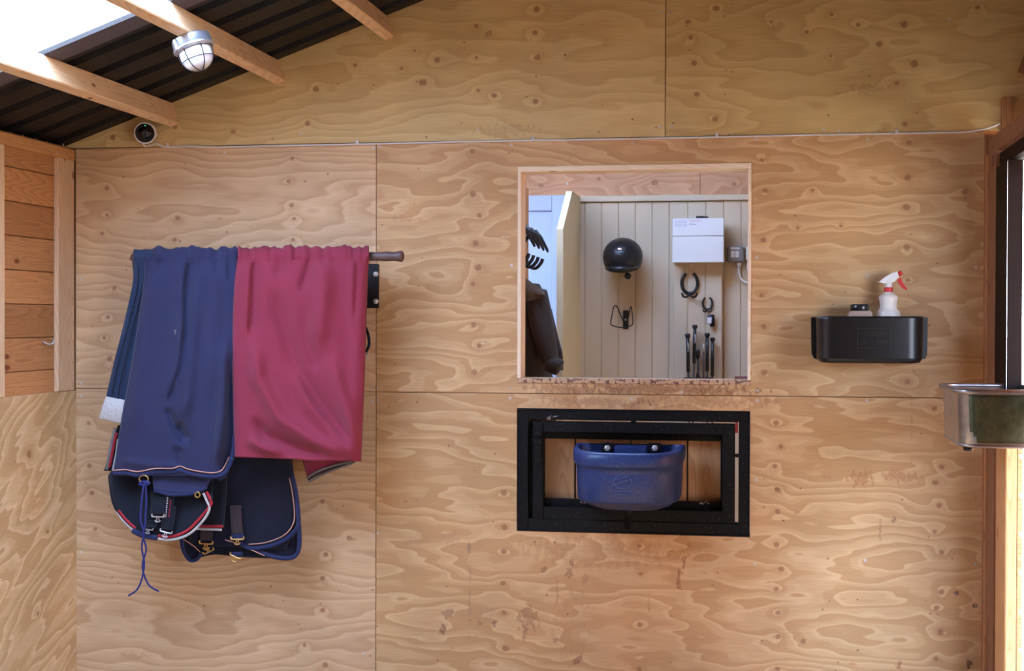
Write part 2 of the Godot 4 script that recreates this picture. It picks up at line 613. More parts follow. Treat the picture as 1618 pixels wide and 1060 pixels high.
# ------------------------------------------------------------------ back wall
func panel(parent: Node3D, o: Dictionary, rects: Array, z0: float, z1: float) -> MeshInstance3D:
	# rects: [x0, y0, x1, y1] pieces round the openings, one texture over the whole sheet
	var st := begin(true)
	st.set_smooth_group(-1)
	for r in rects:
		sheet_piece(st, o, PackedVector2Array([Vector2(r[0], r[1]), Vector2(r[2], r[1]), Vector2(r[2], r[3]), Vector2(r[0], r[3])]), z0, z1)
	return put(st, "plywood_panel", plywood(o), parent)

func sheet_piece(st: SurfaceTool, o: Dictionary, poly: PackedVector2Array, z0: float, z1: float) -> void:
	var uv := func(p: Vector2) -> Vector2: return Vector2((p.x - o.x) / o.w, (o.y - p.y) / o.h)
	var ids := Geometry2D.triangulate_polygon(poly)
	for i in range(0, ids.size(), 3):
		var a := poly[ids[i]]
		var b := poly[ids[i + 1]]
		var c := poly[ids[i + 2]]
		if (b - a).cross(c - a) < 0:
			var sw := b; b = c; c = sw
		tri(st, Vector3(a.x, a.y, z1), Vector3(b.x, b.y, z1), Vector3(c.x, c.y, z1), uv.call(a), uv.call(b), uv.call(c))
		tri(st, Vector3(a.x, a.y, z0), Vector3(c.x, c.y, z0), Vector3(b.x, b.y, z0), uv.call(a), uv.call(c), uv.call(b))
	for i in poly.size():
		var a := poly[i]
		var b := poly[(i + 1) % poly.size()]
		quad(st, Vector3(a.x, a.y, z0), Vector3(b.x, b.y, z0), Vector3(b.x, b.y, z1), Vector3(a.x, a.y, z1), uv.call(a), uv.call(b), uv.call(b), uv.call(a))

func knot_list(list: Array) -> Array:
	# u, v and radius in pixels on the wall
	var a: Array = []
	for k in list:
		var p := at(k[0], k[1], 0.0)
		a.append([p.x, p.y, k[2] / 393.0])
	return a

func mark_list(list: Array) -> Array:
	var a: Array = []
	for k in list:
		var p := at(k[0], k[1], 0.0)
		a.append([p.x, p.y, k[2] / 393.0, k[3] / 393.0, k[4], k[5]])
	return a

var screw_mesh: Mesh
func screw(u: float, v: float, parent: Node3D, r := 0.0055) -> void:
	if screw_mesh == null:
		var st := begin()
		lathe(st, [Vector2(0.0, -0.4), Vector2(0.35, -0.3), Vector2(0.42, 0.12), Vector2(0.6, 0.3), Vector2(0.9, 0.22), Vector2(1.0, 0.0), Vector2(1.0, -0.6)].map(func(p): return Vector2(p.x, p.y)), 10, Transform3D(Basis(Vector3.RIGHT, PI / 2), Vector3.ZERO))
		st.generate_normals()
		st.set_material(M.zinc)
		screw_mesh = st.commit()
	var o := MeshInstance3D.new()
	o.mesh = screw_mesh
	o.name = "screw"
	parent.add_child(o, true)
	o.position = at(u, v, 0.0) - parent.position
	o.scale = Vector3.ONE * r
	o.rotation.z = rng.randf() * 3.0

func back_wall() -> void:
	var w := thing("wall_back", "plywood sheeted back wall of the stable", "wall", Vector3.ZERO, "", "structure")
	var light := rgb(208, 169, 121)
	var mid := rgb(200, 158, 109)
	var dark := rgb(188, 143, 93)
	var mud := rgb(106, 66, 42)
	var grey := rgb(108, 92, 78)
	var xl := -2.868
	var xs := -1.546
	var xr := 0.85
	var y1 := 1.194
	var y2 := 2.215
	var g := 0.0016
	var hole := [-0.957, 1.236, -0.0265, 2.109]       # hatch
	var hole2 := [-0.9585, 0.637, -0.0265, 1.134]     # feeder
	var base := {"light": light, "mid": mid, "dark": dark}
	# upper left
	var o := base.merged({"x": xl, "y": y2, "w": xs - xl, "h": y2 - y1, "seed": 21, "bands": 2.8, "fx": 0.5, "fy": 2.2, "lift": 19.0, "jag": 0.5, "pins": 40,
		"knots": knot_list([[168, 297, 5], [169, 339, 4], [161, 368, 4], [461, 250, 4], [455, 286, 5], [460, 324, 5], [464, 345, 4], [462, 378, 4], [280, 344, 5], [275, 378, 4], [180, 455, 5], [170, 500, 4], [164, 533, 4], [172, 566, 5]]),
		"marks": mark_list([[245, 420, 2, 3, mud, 0.5]])})
	o.light = rgb(212, 175, 132)
	o.mid = rgb(205, 166, 122)
	o.dark = rgb(193, 152, 108)
	var p := panel(w, o, [[xl, y1 + g, xs - g, y2 - g]], -0.018, 0.0)
	for s in [[355, 241], [590, 234], [128, 441], [128, 606], [588, 611]]: screw(s[0], s[1], p)
	# upper right, round the hatch
	o = base.merged({"x": xs, "y": y2, "w": xr - xs, "h": y2 - y1, "seed": 44, "blobs": true, "bands": 2.3, "fx": 0.55, "fy": 3.4, "lift": 3.0, "jag": 0.62, "pins": 40,
		"knots": knot_list([[746, 238, 5], [747, 306, 6], [757, 340, 5], [751, 384, 6], [755, 422, 6], [747, 448, 5], [748, 513, 6], [757, 546, 5], [749, 587, 6],
			[1203, 252, 4], [1208, 301, 5], [1206, 379, 5], [1203, 466, 4], [1206, 515, 5], [1207, 588, 5], [1436, 224, 5], [1433, 280, 6], [1432, 327, 6], [1433, 390, 6], [1434, 442, 4], [1433, 602, 5], [1525, 303, 6], [1328, 357, 3], [1283, 300, 3], [1260, 360, 3]]),
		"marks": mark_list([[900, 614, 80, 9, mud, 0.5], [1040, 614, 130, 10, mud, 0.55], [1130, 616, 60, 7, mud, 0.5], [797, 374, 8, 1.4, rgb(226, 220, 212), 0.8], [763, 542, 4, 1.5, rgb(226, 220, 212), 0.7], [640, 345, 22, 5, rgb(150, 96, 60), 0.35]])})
	p = panel(w, o, [[xs + g, y1 + g, hole[0], y2 - g], [hole[2], y1 + g, xr, y2 - g], [hole[0], hole[3], hole[2], y2 - g], [hole[0], y1 + g, hole[2], hole[1]]], -0.018, 0.0)
	for s in [[601, 232], [808, 229], [808, 419], [806, 613], [1000, 226], [1196, 219], [1371, 220], [1196, 407], [1197, 617], [597, 613], [1542, 422], [1370, 435], [1078, 620]]: screw(s[0], s[1], p)
	# lower left
	o = base.merged({"x": xl, "y": y1, "w": xs - xl, "h": y1 + 0.1, "seed": 75, "bands": 2.8, "fx": 0.5, "fy": 2.2, "lift": 19.0, "jag": 0.5, "pins": 40,
		"knots": knot_list([[140, 668, 4], [141, 735, 5], [145, 778, 5], [150, 835, 4], [508, 792, 5], [514, 875, 5], [509, 912, 5], [509, 963, 5], [480, 1018, 4], [513, 1050, 6]]),
		"marks": mark_list([[552, 850, 7, 4, mud, 0.75], [526, 885, 3, 3, grey, 0.4], [200, 970, 22, 5, rgb(160, 112, 80), 0.4], [205, 1035, 26, 6, rgb(160, 112, 80), 0.4]])})
	o.light = rgb(212, 175, 132)
	o.mid = rgb(205, 166, 122)
	o.dark = rgb(193, 152, 108)
	p = panel(w, o, [[xl, -0.08, xs - g, y1 - g]], -0.018, 0.0)
	for s in [[588, 634], [588, 847], [129, 625], [128, 872], [575, 1032]]: screw(s[0], s[1], p)
	# lower right, round the feeder
	var drips: Array = [[700, 993, 8, 8, mud, 0.9], [708, 968, 10, 7, mud, 0.6], [780, 985, 4, 7, mud, 0.7], [758, 984, 4, 4, mud, 0.5], [834, 978, 16, 20, mud, 0.5], [828, 1000, 3, 14, mud, 0.45], [741, 868, 3, 16, grey, 0.6], [742, 940, 2, 60, grey, 0.3], [859, 899, 4, 5, mud, 0.6], [902, 888, 5, 6, mud, 0.65], [898, 905, 7, 9, mud, 0.6], [924, 916, 4, 12, rgb(140, 100, 70), 0.6], [912, 1041, 8, 7, mud, 0.7], [877, 1010, 3, 5, mud, 0.6], [905, 985, 30, 50, rgb(150, 108, 76), 0.28],
		[1073, 915, 4, 20, rgb(110, 50, 30), 0.65], [1080, 885, 3, 12, rgb(110, 50, 30), 0.6], [1086, 860, 5, 4, mud, 0.5], [1269, 1012, 5, 6, mud, 0.7], [1420, 1052, 5, 8, rgb(130, 62, 34), 0.75], [1345, 1048, 8, 2, rgb(170, 70, 30), 0.75], [1530, 1048, 5, 7, rgb(40, 32, 28), 0.85], [1512, 936, 4, 3, rgb(40, 32, 28), 0.9], [1541, 957, 5, 4, rgb(40, 32, 28), 0.7], [1411, 821, 4, 5, mud, 0.7], [1230, 773, 5, 5, mud, 0.5], [1390, 832, 2, 22, mud, 0.4], [1261, 808, 6, 3, mud, 0.5], [1215, 634, 12, 5, rgb(140, 82, 48), 0.55], [1100, 634, 90, 9, mud, 0.34], [930, 634, 80, 8, mud, 0.36], [950, 872, 120, 22, rgb(140, 98, 66), 0.3], [640, 792, 4, 3, mud, 0.4], [1357, 755, 19, 13, rgb(160, 98, 56), 0.75], [1420, 752, 30, 9, rgb(160, 98, 56), 0.6], [1304, 753, 9, 5, rgb(160, 98, 56), 0.5],
		[660, 850, 20, 11, rgb(172, 128, 98), 0.4], [711, 850, 17, 10, rgb(172, 128, 98), 0.45], [755, 968, 36, 10, rgb(172, 128, 98), 0.4], [1440, 650, 1.5, 70, mud, 0.25], [1025, 950, 2, 16, mud, 0.35], [880, 935, 2, 22, mud, 0.35]]
	o = base.merged({"x": xs, "y": y1, "w": xr - xs, "h": y1 + 0.1, "seed": 131, "blobs": true, "bands": 2.2, "fx": 0.55, "fy": 3.0, "lift": 2.4, "jag": 0.62, "pins": 90,
		"knots": knot_list([[795, 778, 6], [796, 832, 6], [795, 871, 6], [794, 921, 5], [796, 967, 5], [798, 1023, 6], [1225, 668, 5], [1233, 705, 4], [1224, 736, 4], [1228, 773, 5], [1228, 808, 5], [1226, 860, 5], [1234, 898, 5], [1226, 930, 5], [1229, 967, 5], [1229, 1005, 5], [1228, 1056, 5], [1475, 645, 5], [1487, 737, 5], [1477, 762, 5], [1483, 798, 5], [1476, 839, 5], [1487, 872, 5], [1487, 935, 5], [1479, 960, 5], [1485, 998, 6], [1478, 1040, 5], [1009, 862, 5], [1012, 906, 4], [1011, 986, 5], [1009, 1056, 5]]),
		"marks": mark_list(drips)})
	p = panel(w, o, [[xs + g, -0.08, hole2[0], y1 - g], [hole2[2], -0.08, xr, y1 - g], [hole2[0], hole2[3], hole2[2], y1 - g], [hole2[0], -0.08, hole2[2], hole2[1]]], -0.018, 0.0)
	for s in [[597, 632], [597, 842], [806, 629], [998, 631], [1197, 633], [1370, 633], [1195, 758], [1193, 891], [1367, 885], [1541, 892]]: screw(s[0], s[1], p)
	# gable
	var xg := -0.365
	o = base.merged({"x": -2.95, "y": 3.2, "w": xg + 2.95, "h": 3.2 - y2, "seed": 163, "bands": 2.6, "fx": 0.4, "fy": 2.0, "lift": 14.0, "jag": 0.45, "pins": 60,
		"knots": knot_list([[847, 14, 6], [844, 51, 5], [848, 90, 6], [845, 159, 6], [690, 94, 6], [667, 130, 7], [634, 108, 4], [498, 140, 6], [485, 194, 5], [560, 102, 4], [655, 80, 3], [752, 41, 4], [752, 90, 3], [755, 142, 3], [780, 150, 5], [276, 200, 5], [178, 217, 6], [368, 207, 5], [1119, 14, 4]]),
		"marks": mark_list([[772, 52, 6, 8, mud, 0.5], [800, 205, 50, 10, rgb(120, 96, 66), 0.25]])})
	o.light = rgb(216, 187, 128)
	o.mid = rgb(211, 180, 121)
	o.dark = rgb(202, 168, 109)
	var st := begin(true)
	st.set_smooth_group(-1)
	sheet_piece(st, o, PackedVector2Array([Vector2(-2.93, y2 + 0.003), Vector2(xg - g, y2 + 0.003), Vector2(xg - g, roof_y(xg)), Vector2(-2.93, roof_y(-2.93))]), -0.018, 0.0)
	p = put(st, "plywood_panel", plywood(o), w)
	for s in [[475, 211], [755, 206], [1045, 19], [1043, 200], [1500, 30]]: screw(s[0], s[1], p)
	o = base.merged({"x": xg, "y": 3.2, "w": 1.8, "h": 3.2 - y2, "seed": 197, "bands": 2.4, "fx": 0.5, "fy": 2.2, "lift": 6.5, "jag": 0.5, "pins": 50,
		"knots": knot_list([[1131, 13, 6], [1086, 34, 5], [1091, 59, 5], [1096, 99, 5], [1101, 148, 5], [1129, 187, 5], [1274, 50, 4], [1314, 22, 4], [1356, 39, 4], [1428, 38, 7], [1389, 69, 6], [1444, 100, 7], [1417, 131, 5], [1429, 195, 5], [1218, 34, 3], [1312, 88, 3], [1544, 11, 4]]),
		"marks": mark_list([[1372, 139, 28, 8, rgb(140, 100, 62), 0.4], [1325, 146, 10, 3, rgb(140, 100, 62), 0.4]])})
	o.light = rgb(212, 182, 120)
	o.mid = rgb(206, 174, 112)
	o.dark = rgb(197, 161, 100)
	st = begin(true)
	st.set_smooth_group(-1)
	sheet_piece(st, o, PackedVector2Array([Vector2(xg + g, y2 + 0.003), Vector2(1.4, y2 + 0.003), Vector2(1.4, roof_y(1.4)), Vector2(RIDGE_X, roof_y(RIDGE_X)), Vector2(xg + g, roof_y(xg))]), -0.018, 0.0)
	p = put(st, "plywood_panel", plywood(o), w)
	for s in [[1061, 18], [1062, 199], [1302, 204], [1325, 207]]: screw(s[0], s[1], p)
	# framing and the tack room side of the wall
	st = begin(true)
	for r in [[-3.06, -0.08, hole[0] - 0.02, 2.2], [hole[2] + 0.02, -0.08, 0.9, 2.2], [hole[0] - 0.02, 2.129, hole[2] + 0.02, 2.2], [hole[0] - 0.02, hole2[3], hole[2] + 0.02, 1.216], [hole[0] - 0.02, -0.08, hole[2] + 0.02, hole2[1]]]:
		span(st, Vector3(r[0], r[1], -0.105), Vector3(r[2], r[3], -0.0185), 0.0)
	prism(st, PackedVector2Array([Vector2(-3.06, 2.2), Vector2(2.3, 2.2), Vector2(2.3, roof_y(2.3) + 0.03), Vector2(RIDGE_X, roof_y(RIDGE_X) + 0.03), Vector2(-3.06, roof_y(-3.06) + 0.03)]), -0.105, -0.0185)
	put(st, "studwork", M.board, w)
	# hatch lining
	var h := thing("window_1", "open hatch lined with planed pale timber in the plywood wall", "window", Vector3.ZERO, "", "structure")
	var t := 0.02
	var sill := worn(rgb(196, 158, 122), rgb(112, 78, 58), 811, 0.7, 3.0, 0.5, 0.66)
	for r in [[hole[0], hole[3] - 0.022, hole[2], hole[3] + 0.0], [hole[0], hole[1], hole[2], hole[1] + 0.02]]:
		st = begin(true)
		span(st, Vector3(r[0], r[1], -0.105), Vector3(r[2], r[3], 0.004), 0.0015)
		put(st, "lining_board", M.planed if r[1] > 1.6 else sill, h)
	for r in [[hole[0], hole[0] + 0.015], [hole[2] - 0.013, hole[2]]]:
		st = begin(true)
		span(st, Vector3(r[0], hole[1] + t, -0.105), Vector3(r[1], hole[3] - 0.022, 0.004), 0.0015)
		put(st, "lining_board", M.planed, h)


# ------------------------------------------------------------------ left wall
func left_wall() -> void:
	var w := thing("wall_left", "left stable wall with plywood kickboard below horizontal boards", "wall", Vector3.ZERO, "", "structure")
	# kickboard: plywood sheet whose face looks to +x, textured along z
	var o := {"x": 0.0, "y": 1.185, "w": 2.4, "h": 1.27, "seed": 222, "blobs": true, "bands": 2.2, "fx": 1.3, "fy": 2.4, "jag": 0.5, "pins": 30, "skew": -0.5, "light": rgb(222, 190, 144), "mid": rgb(210, 174, 126), "dark": rgb(196, 156, 106), "knots": [[0.25, 0.62, 0.012], [0.4, 0.95, 0.02], [0.33, 0.3, 0.012]], "marks": []}
	var st := begin(true)
	st.set_smooth_group(-1)
	var x1 := -2.866
	var x0 := -2.884
	var uv := func(y: float, z: float) -> Vector2: return Vector2(z / 2.4, (1.185 - y) / 1.27)
	quad(st, Vector3(x1, -0.08, 2.4), Vector3(x1, -0.08, 0.001), Vector3(x1, 1.185, 0.001), Vector3(x1, 1.185, 2.4), uv.call(-0.08, 2.4), uv.call(-0.08, 0.0), uv.call(1.185, 0.0), uv.call(1.185, 2.4))
	quad(st, Vector3(x0, 1.185, 0.001), Vector3(x0, 1.185, 2.4), Vector3(x1, 1.185, 2.4), Vector3(x1, 1.185, 0.001), uv.call(1.18, 0.0), uv.call(1.18, 2.4), uv.call(1.185, 2.4), uv.call(1.185, 0.0))
	quad(st, Vector3(x0, -0.08, 0.001), Vector3(x0, -0.08, 2.4), Vector3(x0, 1.185, 2.4), Vector3(x0, 1.185, 0.001))
	quad(st, Vector3(x0, -0.08, 2.4), Vector3(x1, -0.08, 2.4), Vector3(x1, 1.185, 2.4), Vector3(x0, 1.185, 2.4))
	put(st, "plywood_kickboard", plywood(o), w)
	st = begin(true)
	span(st, Vector3(-2.8905, 1.155, 0.0), Vector3(-2.8845, 1.185, 2.4), 0.001)
	put(st, "rail", M.pine_new, w)
	st = begin(true)
	span(st, Vector3(-2.883, -0.08, 2.41), Vector3(-2.866, 1.185, 7.0), 0.0)
	put(st, "plywood_kickboard", M.back_ply, w)
	# posts
	for r in [[0.008, 0.152], [0.578, 0.7], [1.3, 1.42], [2.1, 2.22], [3.2, 3.32], [4.4, 4.52], [5.6, 5.72]]:
		st = begin(true)
		span(st, Vector3(-2.8905, 1.186, r[0]), Vector3(-2.87, 2.163, r[1]), 0.003)
		put(st, "post", M.pine_pink if r[0] < 0.1 else M.pine_new, w)
	st = begin(true)
	span(st, Vector3(-2.8905, 1.19, 0.0), Vector3(-2.876, 2.163, 0.0075), 0.0)
	put(st, "packing_strip", M.grey_wood, w)
	# eaves beam
	st = begin(true)
	span(st, Vector3(-2.96, 2.163, 0.0), Vector3(-2.87, 2.211, 7.0), 0.003)
	put(st, "eaves_beam", M.orange, w)
	# shiplap boards, each a board with a thinner rebated upper edge
	var mats := [M.board, M.board2, M.board3]
	var y := 2.22
	var n := 0
	while y > -0.06:
		var hgt := minf(0.1345, y + 0.08)
		for seg in [[0.0, 2.2], [2.2, 4.6], [4.6, 7.0]]:
			if y < 1.1 and seg[0] > 0.0: pass
			st = begin(true)
			var prof := PackedVector2Array([Vector2(-2.893, y - hgt + 0.0025), Vector2(-2.891, y - hgt + 0.004), Vector2(-2.891, y - 0.004), Vector2(-2.894, y), Vector2(-2.911, y), Vector2(-2.911, y - hgt + 0.0025)])
			board_along_z(st, prof, seg[0], seg[1])
			put(st, "shiplap_board", mats[(n * 2 + int(seg[0])) % 3], w)
		y -= hgt
		n += 1
	st = begin(true)
	span(st, Vector3(-2.99, 0.0, -2.2), Vector3(-2.973, 2.235, 7.1), 0.0)
	put(st, "membrane", M.black_steel, w)
	var pts := curve([at_x(68, 540, -2.886), at_x(76, 544, -2.884), at_x(83, 543, -2.884), at_x(85, 537, -2.886)], 8)
	st = begin()
	tube(st, pts, 0.004, 6)
	put(st, "cobweb", M.white_tape, w)

# outline (x, y) pushed along z with the grain along z
func board_along_z(st: SurfaceTool, prof: PackedVector2Array, z0: float, z1: float) -> void:
	st.set_smooth_group(-1)
	var off := Vector2(rng.randf() * 2.0, rng.randf())
	var area := 0.0
	for i in prof.size(): area += prof[i].cross(prof[(i + 1) % prof.size()])
	if area < 0: prof.reverse()
	var run := 0.0
	for i in prof.size():
		var a := prof[i]
		var b := prof[(i + 1) % prof.size()]
		var l := a.distance_to(b)
		quad(st, Vector3(a.x, a.y, z0), Vector3(b.x, b.y, z0), Vector3(b.x, b.y, z1), Vector3(a.x, a.y, z1), Vector2(z0, run) + off, Vector2(z0, run + l) + off, Vector2(z1, run + l) + off, Vector2(z1, run) + off)
		run += l
	var ids := Geometry2D.triangulate_polygon(prof)
	for i in range(0, ids.size(), 3):
		var a := prof[ids[i]]
		var b := prof[ids[i + 1]]
		var c := prof[ids[i + 2]]
		if (b - a).cross(c - a) < 0:
			var sw := b; b = c; c = sw
		tri(st, Vector3(a.x, a.y, z1), Vector3(b.x, b.y, z1), Vector3(c.x, c.y, z1), a + off, b + off, c + off)
		tri(st, Vector3(a.x, a.y, z0), Vector3(c.x, c.y, z0), Vector3(b.x, b.y, z0), a + off, c + off, b + off)


# ------------------------------------------------------------------ right side: posts, header, half wall and the doorway
func right_wall() -> void:
	var w := thing("wall_right", "right stable wall of timber posts with a wide doorway", "wall", Vector3.ZERO, "", "structure")
	var st := begin(true)
	span(st, Vector3(0.852, -0.08, 0.0), Vector3(0.9, 2.2, 0.03), 0.002)
	put(st, "packing_strip", M.grey_wood, w)
	st = begin(true)
	span(st, Vector3(0.851, -0.08, 0.03), Vector3(0.93, 2.12, 0.07), 0.002)
	put(st, "post", M.board2, w)
	st = begin(true)
	span(st, Vector3(0.857, -0.08, 0.075), Vector3(0.93, 2.12, 0.215), 0.003)
	put(st, "post", M.red_wood, w)
	# header beams
	st = begin(true)
	span(st, Vector3(0.862, 2.12, 0.0), Vector3(0.91, 2.183, 3.4), 0.003)
	put(st, "header_beam", M.red_wood, w)
	st = begin(true)
	span(st, Vector3(0.872, 2.06, 0.216), Vector3(0.93, 2.108, 3.4), 0.003)
	put(st, "header_beam", M.dark_wood, w)
	st = begin(true)
	span(st, Vector3(0.91, 2.184, 0.0), Vector3(0.952, 2.34, 0.04), 0.003)
	put(st, "noggin", M.board2, w)
	st = begin(true)
	box(st, Vector3(1.01, 2.475, 0.6), Vector3(0.05, 0.1, 1.2), Basis(Vector3.BACK, -0.346), 0.003)
	put(st, "brace", M.red_wood, w)
	# lower jamb of bright timber, shiplap outside it
	st = begin(true)
	span(st, Vector3(0.857, -0.08, 0.27), Vector3(0.896, 1.16, 0.478), 0.004)
	put(st, "jamb_post", M.orange, w)
	st = begin(true)
	span(st, Vector3(0.87, -0.08, 0.216), Vector3(0.93, 1.16, 0.269), 0.002)
	put(st, "packing_strip", M.board2, w)
	var y := 1.16
	while y > 0.04:
		var h := 0.136
		st = begin(true)
		board_along_z(st, PackedVector2Array([Vector2(0.898, y - h), Vector2(0.898, y), Vector2(0.904, y), Vector2(0.908, y - 0.012), Vector2(0.915, y - 0.022), Vector2(0.915, y - h)]), 0.0, 0.476)
		put(st, "shiplap_board", M.board3, w)
		y -= h
	# dark stained upper jamb with a metal corner strip
	st = begin(true)
	span(st, Vector3(0.858, 1.165, 0.226), Vector3(0.91, 2.055, 0.478), 0.003)
	put(st, "upper_jamb", M.dark_wood, w, "dark stained upper door jamb")
	st = begin(true)
	span(st, Vector3(0.8565, 1.17, 0.4785), Vector3(0.8582, 2.05, 0.4805), 0.0)
	put(st, "corner_strip", M.zinc, w, "thin metal corner strip")
	# slip rail across the doorway that carries the trough
	st = begin(true)
	span(st, Vector3(0.917, 1.17, 0.3), Vector3(0.96, 1.262, 1.1), 0.003)
	put(st, "slip_rail", M.board, w)
	st = begin(true)
	span(st, Vector3(0.857, -0.08, 1.0), Vector3(0.93, 2.12, 1.12), 0.003)
	put(st, "post", M.red_wood, w)
	st = begin(true)
	for r in [[1.12, 3.1, -0.08, 2.2], [3.1, 4.4, 2.1, 2.2], [4.4, 7.0, -0.08, 2.2]]:    # with an added second doorway, unseen, to light the left wall
		span(st, Vector3(0.87, r[2], r[0]), Vector3(0.9, r[3], r[1]), 0.0)
	put(st, "panel", M.board, w)
	# added boards above the header, out of view, to block stray daylight
	st = begin(true)
	span(st, Vector3(1.1, 2.185, 0.0), Vector3(1.13, roof_y(1.1) + 0.03, 7.0), 0.0)
	put(st, "light_stop_panel", M.board2, w)
	st = begin(true)
	span(st, Vector3(0.955, 2.184, 0.05), Vector3(1.13, 2.2, 7.0), 0.0)
	put(st, "light_stop_board", M.board2, w)  # added to shut out daylight from below
	# pane between the headers
	st = begin(true)
	span(st, Vector3(0.905, 2.0, 0.5), Vector3(0.91, 2.062, 1.0), 0.0)
	put(st, "pane", M.pane, w)
	# unseen wing added to keep forward doorway light off the right of the wall
	st = begin(true)
	span(st, Vector3(0.52, -0.08, 2.9), Vector3(0.87, 2.5, 2.95), 0.003)
	put(st, "added_shade_wing", M.board, w)
	# tack room end wall
	st = begin(true)
	span(st, Vector3(0.87, -0.08, -2.2), Vector3(0.9, 2.83, -0.106), 0.0)
	put(st, "panel", M.wall_paint, w)


# ------------------------------------------------------------------ roof
func roof() -> void:
	var c := thing("ceiling", "black ribbed metal roof sheets on timber purlins", "roof", Vector3.ZERO, "", "structure")
	var e := Vector3(1, SLOPE, 0).normalized()
	var n := Vector3(-e.y, e.x, 0)
	var eave := Vector3(-3.12, roof_y(-3.12), 0)
	var top := Vector3(RIDGE_X, roof_y(RIDGE_X), 0)
	var er := Vector3(1, -SLOPE, 0).normalized()
	var nr := Vector3(-er.y, er.x, 0)
	var low := Vector3(2.4, roof_y(2.4), 0)
	# left slope: sheets between the skylights
	var mid := Vector3(-1.46, roof_y(-1.46), 0)
	roof_sheet(c, mid, top, n, 1.1, 2.3)
	for z in [[-2.3, -1.7], [-1.7, -1.05], [-0.35, 0.25], [0.25, 1.1], [2.3, 3.3], [3.3, 4.3], [4.3, 5.3], [5.3, 6.3], [6.3, 7.2]]:
		roof_sheet(c, eave, top, n, z[0], z[1])
	var short := Vector3(1.2, roof_y(1.2), 0)          # overhang cut short so more sky light enters the added doorway
	for z in [[-2.3, -1.2], [-1.2, -0.1], [-0.1, 1.0], [1.0, 2.0], [2.0, 3.0], [3.0, 4.0], [4.0, 5.2], [5.2, 6.3], [6.3, 7.2]]:
		roof_sheet(c, top, low if z[0] < 2.9 else short, nr, z[0], z[1])
	for z in [[-1.05, -0.35], [1.1, 2.3]]:
		var st := begin(true)
		st.set_smooth_group(-1)
		var a := eave + n * 0.034
		var b := (mid if z[0] > 0.0 else top) + n * 0.034 + (e * 0.1 if z[0] > 0.0 else Vector3.ZERO)
		var t := n * 0.004
		var p := [a + Vector3(0, 0, z[0]), b + Vector3(0, 0, z[0]), b + Vector3(0, 0, z[1]), a + Vector3(0, 0, z[1])]
		quad(st, p[0], p[1], p[2], p[3])
		quad(st, p[0] + t, p[3] + t, p[2] + t, p[1] + t)
		for i in 4:
			var j := (i + 1) % 4
			quad(st, p[i], p[i] + t, p[j] + t, p[j])
		put(st, "skylight_pane", M.pane, c, "clear skylight sheet")
	# grey strip: skylight seeping over the sheet end, painted into its colour
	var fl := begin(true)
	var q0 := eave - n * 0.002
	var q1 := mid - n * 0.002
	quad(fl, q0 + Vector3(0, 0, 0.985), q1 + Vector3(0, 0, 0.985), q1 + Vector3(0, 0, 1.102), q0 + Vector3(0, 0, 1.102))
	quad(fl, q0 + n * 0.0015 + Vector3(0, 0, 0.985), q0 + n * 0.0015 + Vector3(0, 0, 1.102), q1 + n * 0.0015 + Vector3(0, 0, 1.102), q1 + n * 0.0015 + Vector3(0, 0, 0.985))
	put(fl, "painted_glow_strip", plain(rgb(70, 66, 78), 0.4), c, "grey strip with seeping daylight painted in beside the skylight")
	# purlins, set square to the slope
	for x in [-2.43, -1.967, -1.502, -1.035, -0.57]:
		var corner := Vector3(x, roof_y(x), 0)
		var pc := corner - e * 0.0225 - n * 0.0475
		var st := begin(true)
		box(st, Vector3(pc.x, pc.y, 3.45), Vector3(0.045, 0.095, 6.9), Basis(Vector3.BACK, atan(SLOPE)), 0.004)
		put(st, "purlin", M.pine, c)
		st = begin(true)
		box(st, Vector3(pc.x, pc.y, -1.1), Vector3(0.045, 0.095, 1.98), Basis(Vector3.BACK, atan(SLOPE)), 0.004)
		put(st, "purlin", M.pine, c)
	for x in [0.735, 0.25, 1.3, 1.9]:
		var pc := Vector3(x, roof_y(x), 0) - nr * 0.0475
		var st := begin(true)
		var l := 6.9 if x < 1.2 else 2.95
		box(st, Vector3(pc.x, pc.y, l * 0.5), Vector3(0.045, 0.095, l), Basis(Vector3.BACK, -atan(SLOPE)), 0.004)
		put(st, "purlin", M.pine, c)
	var st2 := begin(true)
	box(st2, Vector3(RIDGE_X, top.y - 0.1, 3.45), Vector3(0.05, 0.18, 6.9), Basis(), 0.004)
	put(st2, "ridge_beam", M.pine, c)
	for sx in [-1, 1]:
		st2 = begin(true)
		box(st2, Vector3(RIDGE_X + sx * 0.09, top.y + 0.04 - 0.09 * SLOPE, 2.45), Vector3(0.2, 0.004, 9.5), Basis(Vector3.BACK, -sx * atan(SLOPE)), 0.0)
		put(st2, "ridge_cap", M.roof, c)
	# screw points coming through above the eaves beam
	for s in [[17, 211], [37, 216], [57, 221], [75, 226], [100, 229]]:
		var p := at_x(s[0], s[1], -2.9)
		var st := begin()
		lathe(st, [Vector2(0.004, 0.012), Vector2(0.0035, 0.0), Vector2(0.0, -0.012)].map(func(q): return Vector2(q.x, -q.y)), 6, Transform3D(Basis(Vector3.RIGHT, 0.3), p))
		put(st, "roof_screw", M.zinc, c)

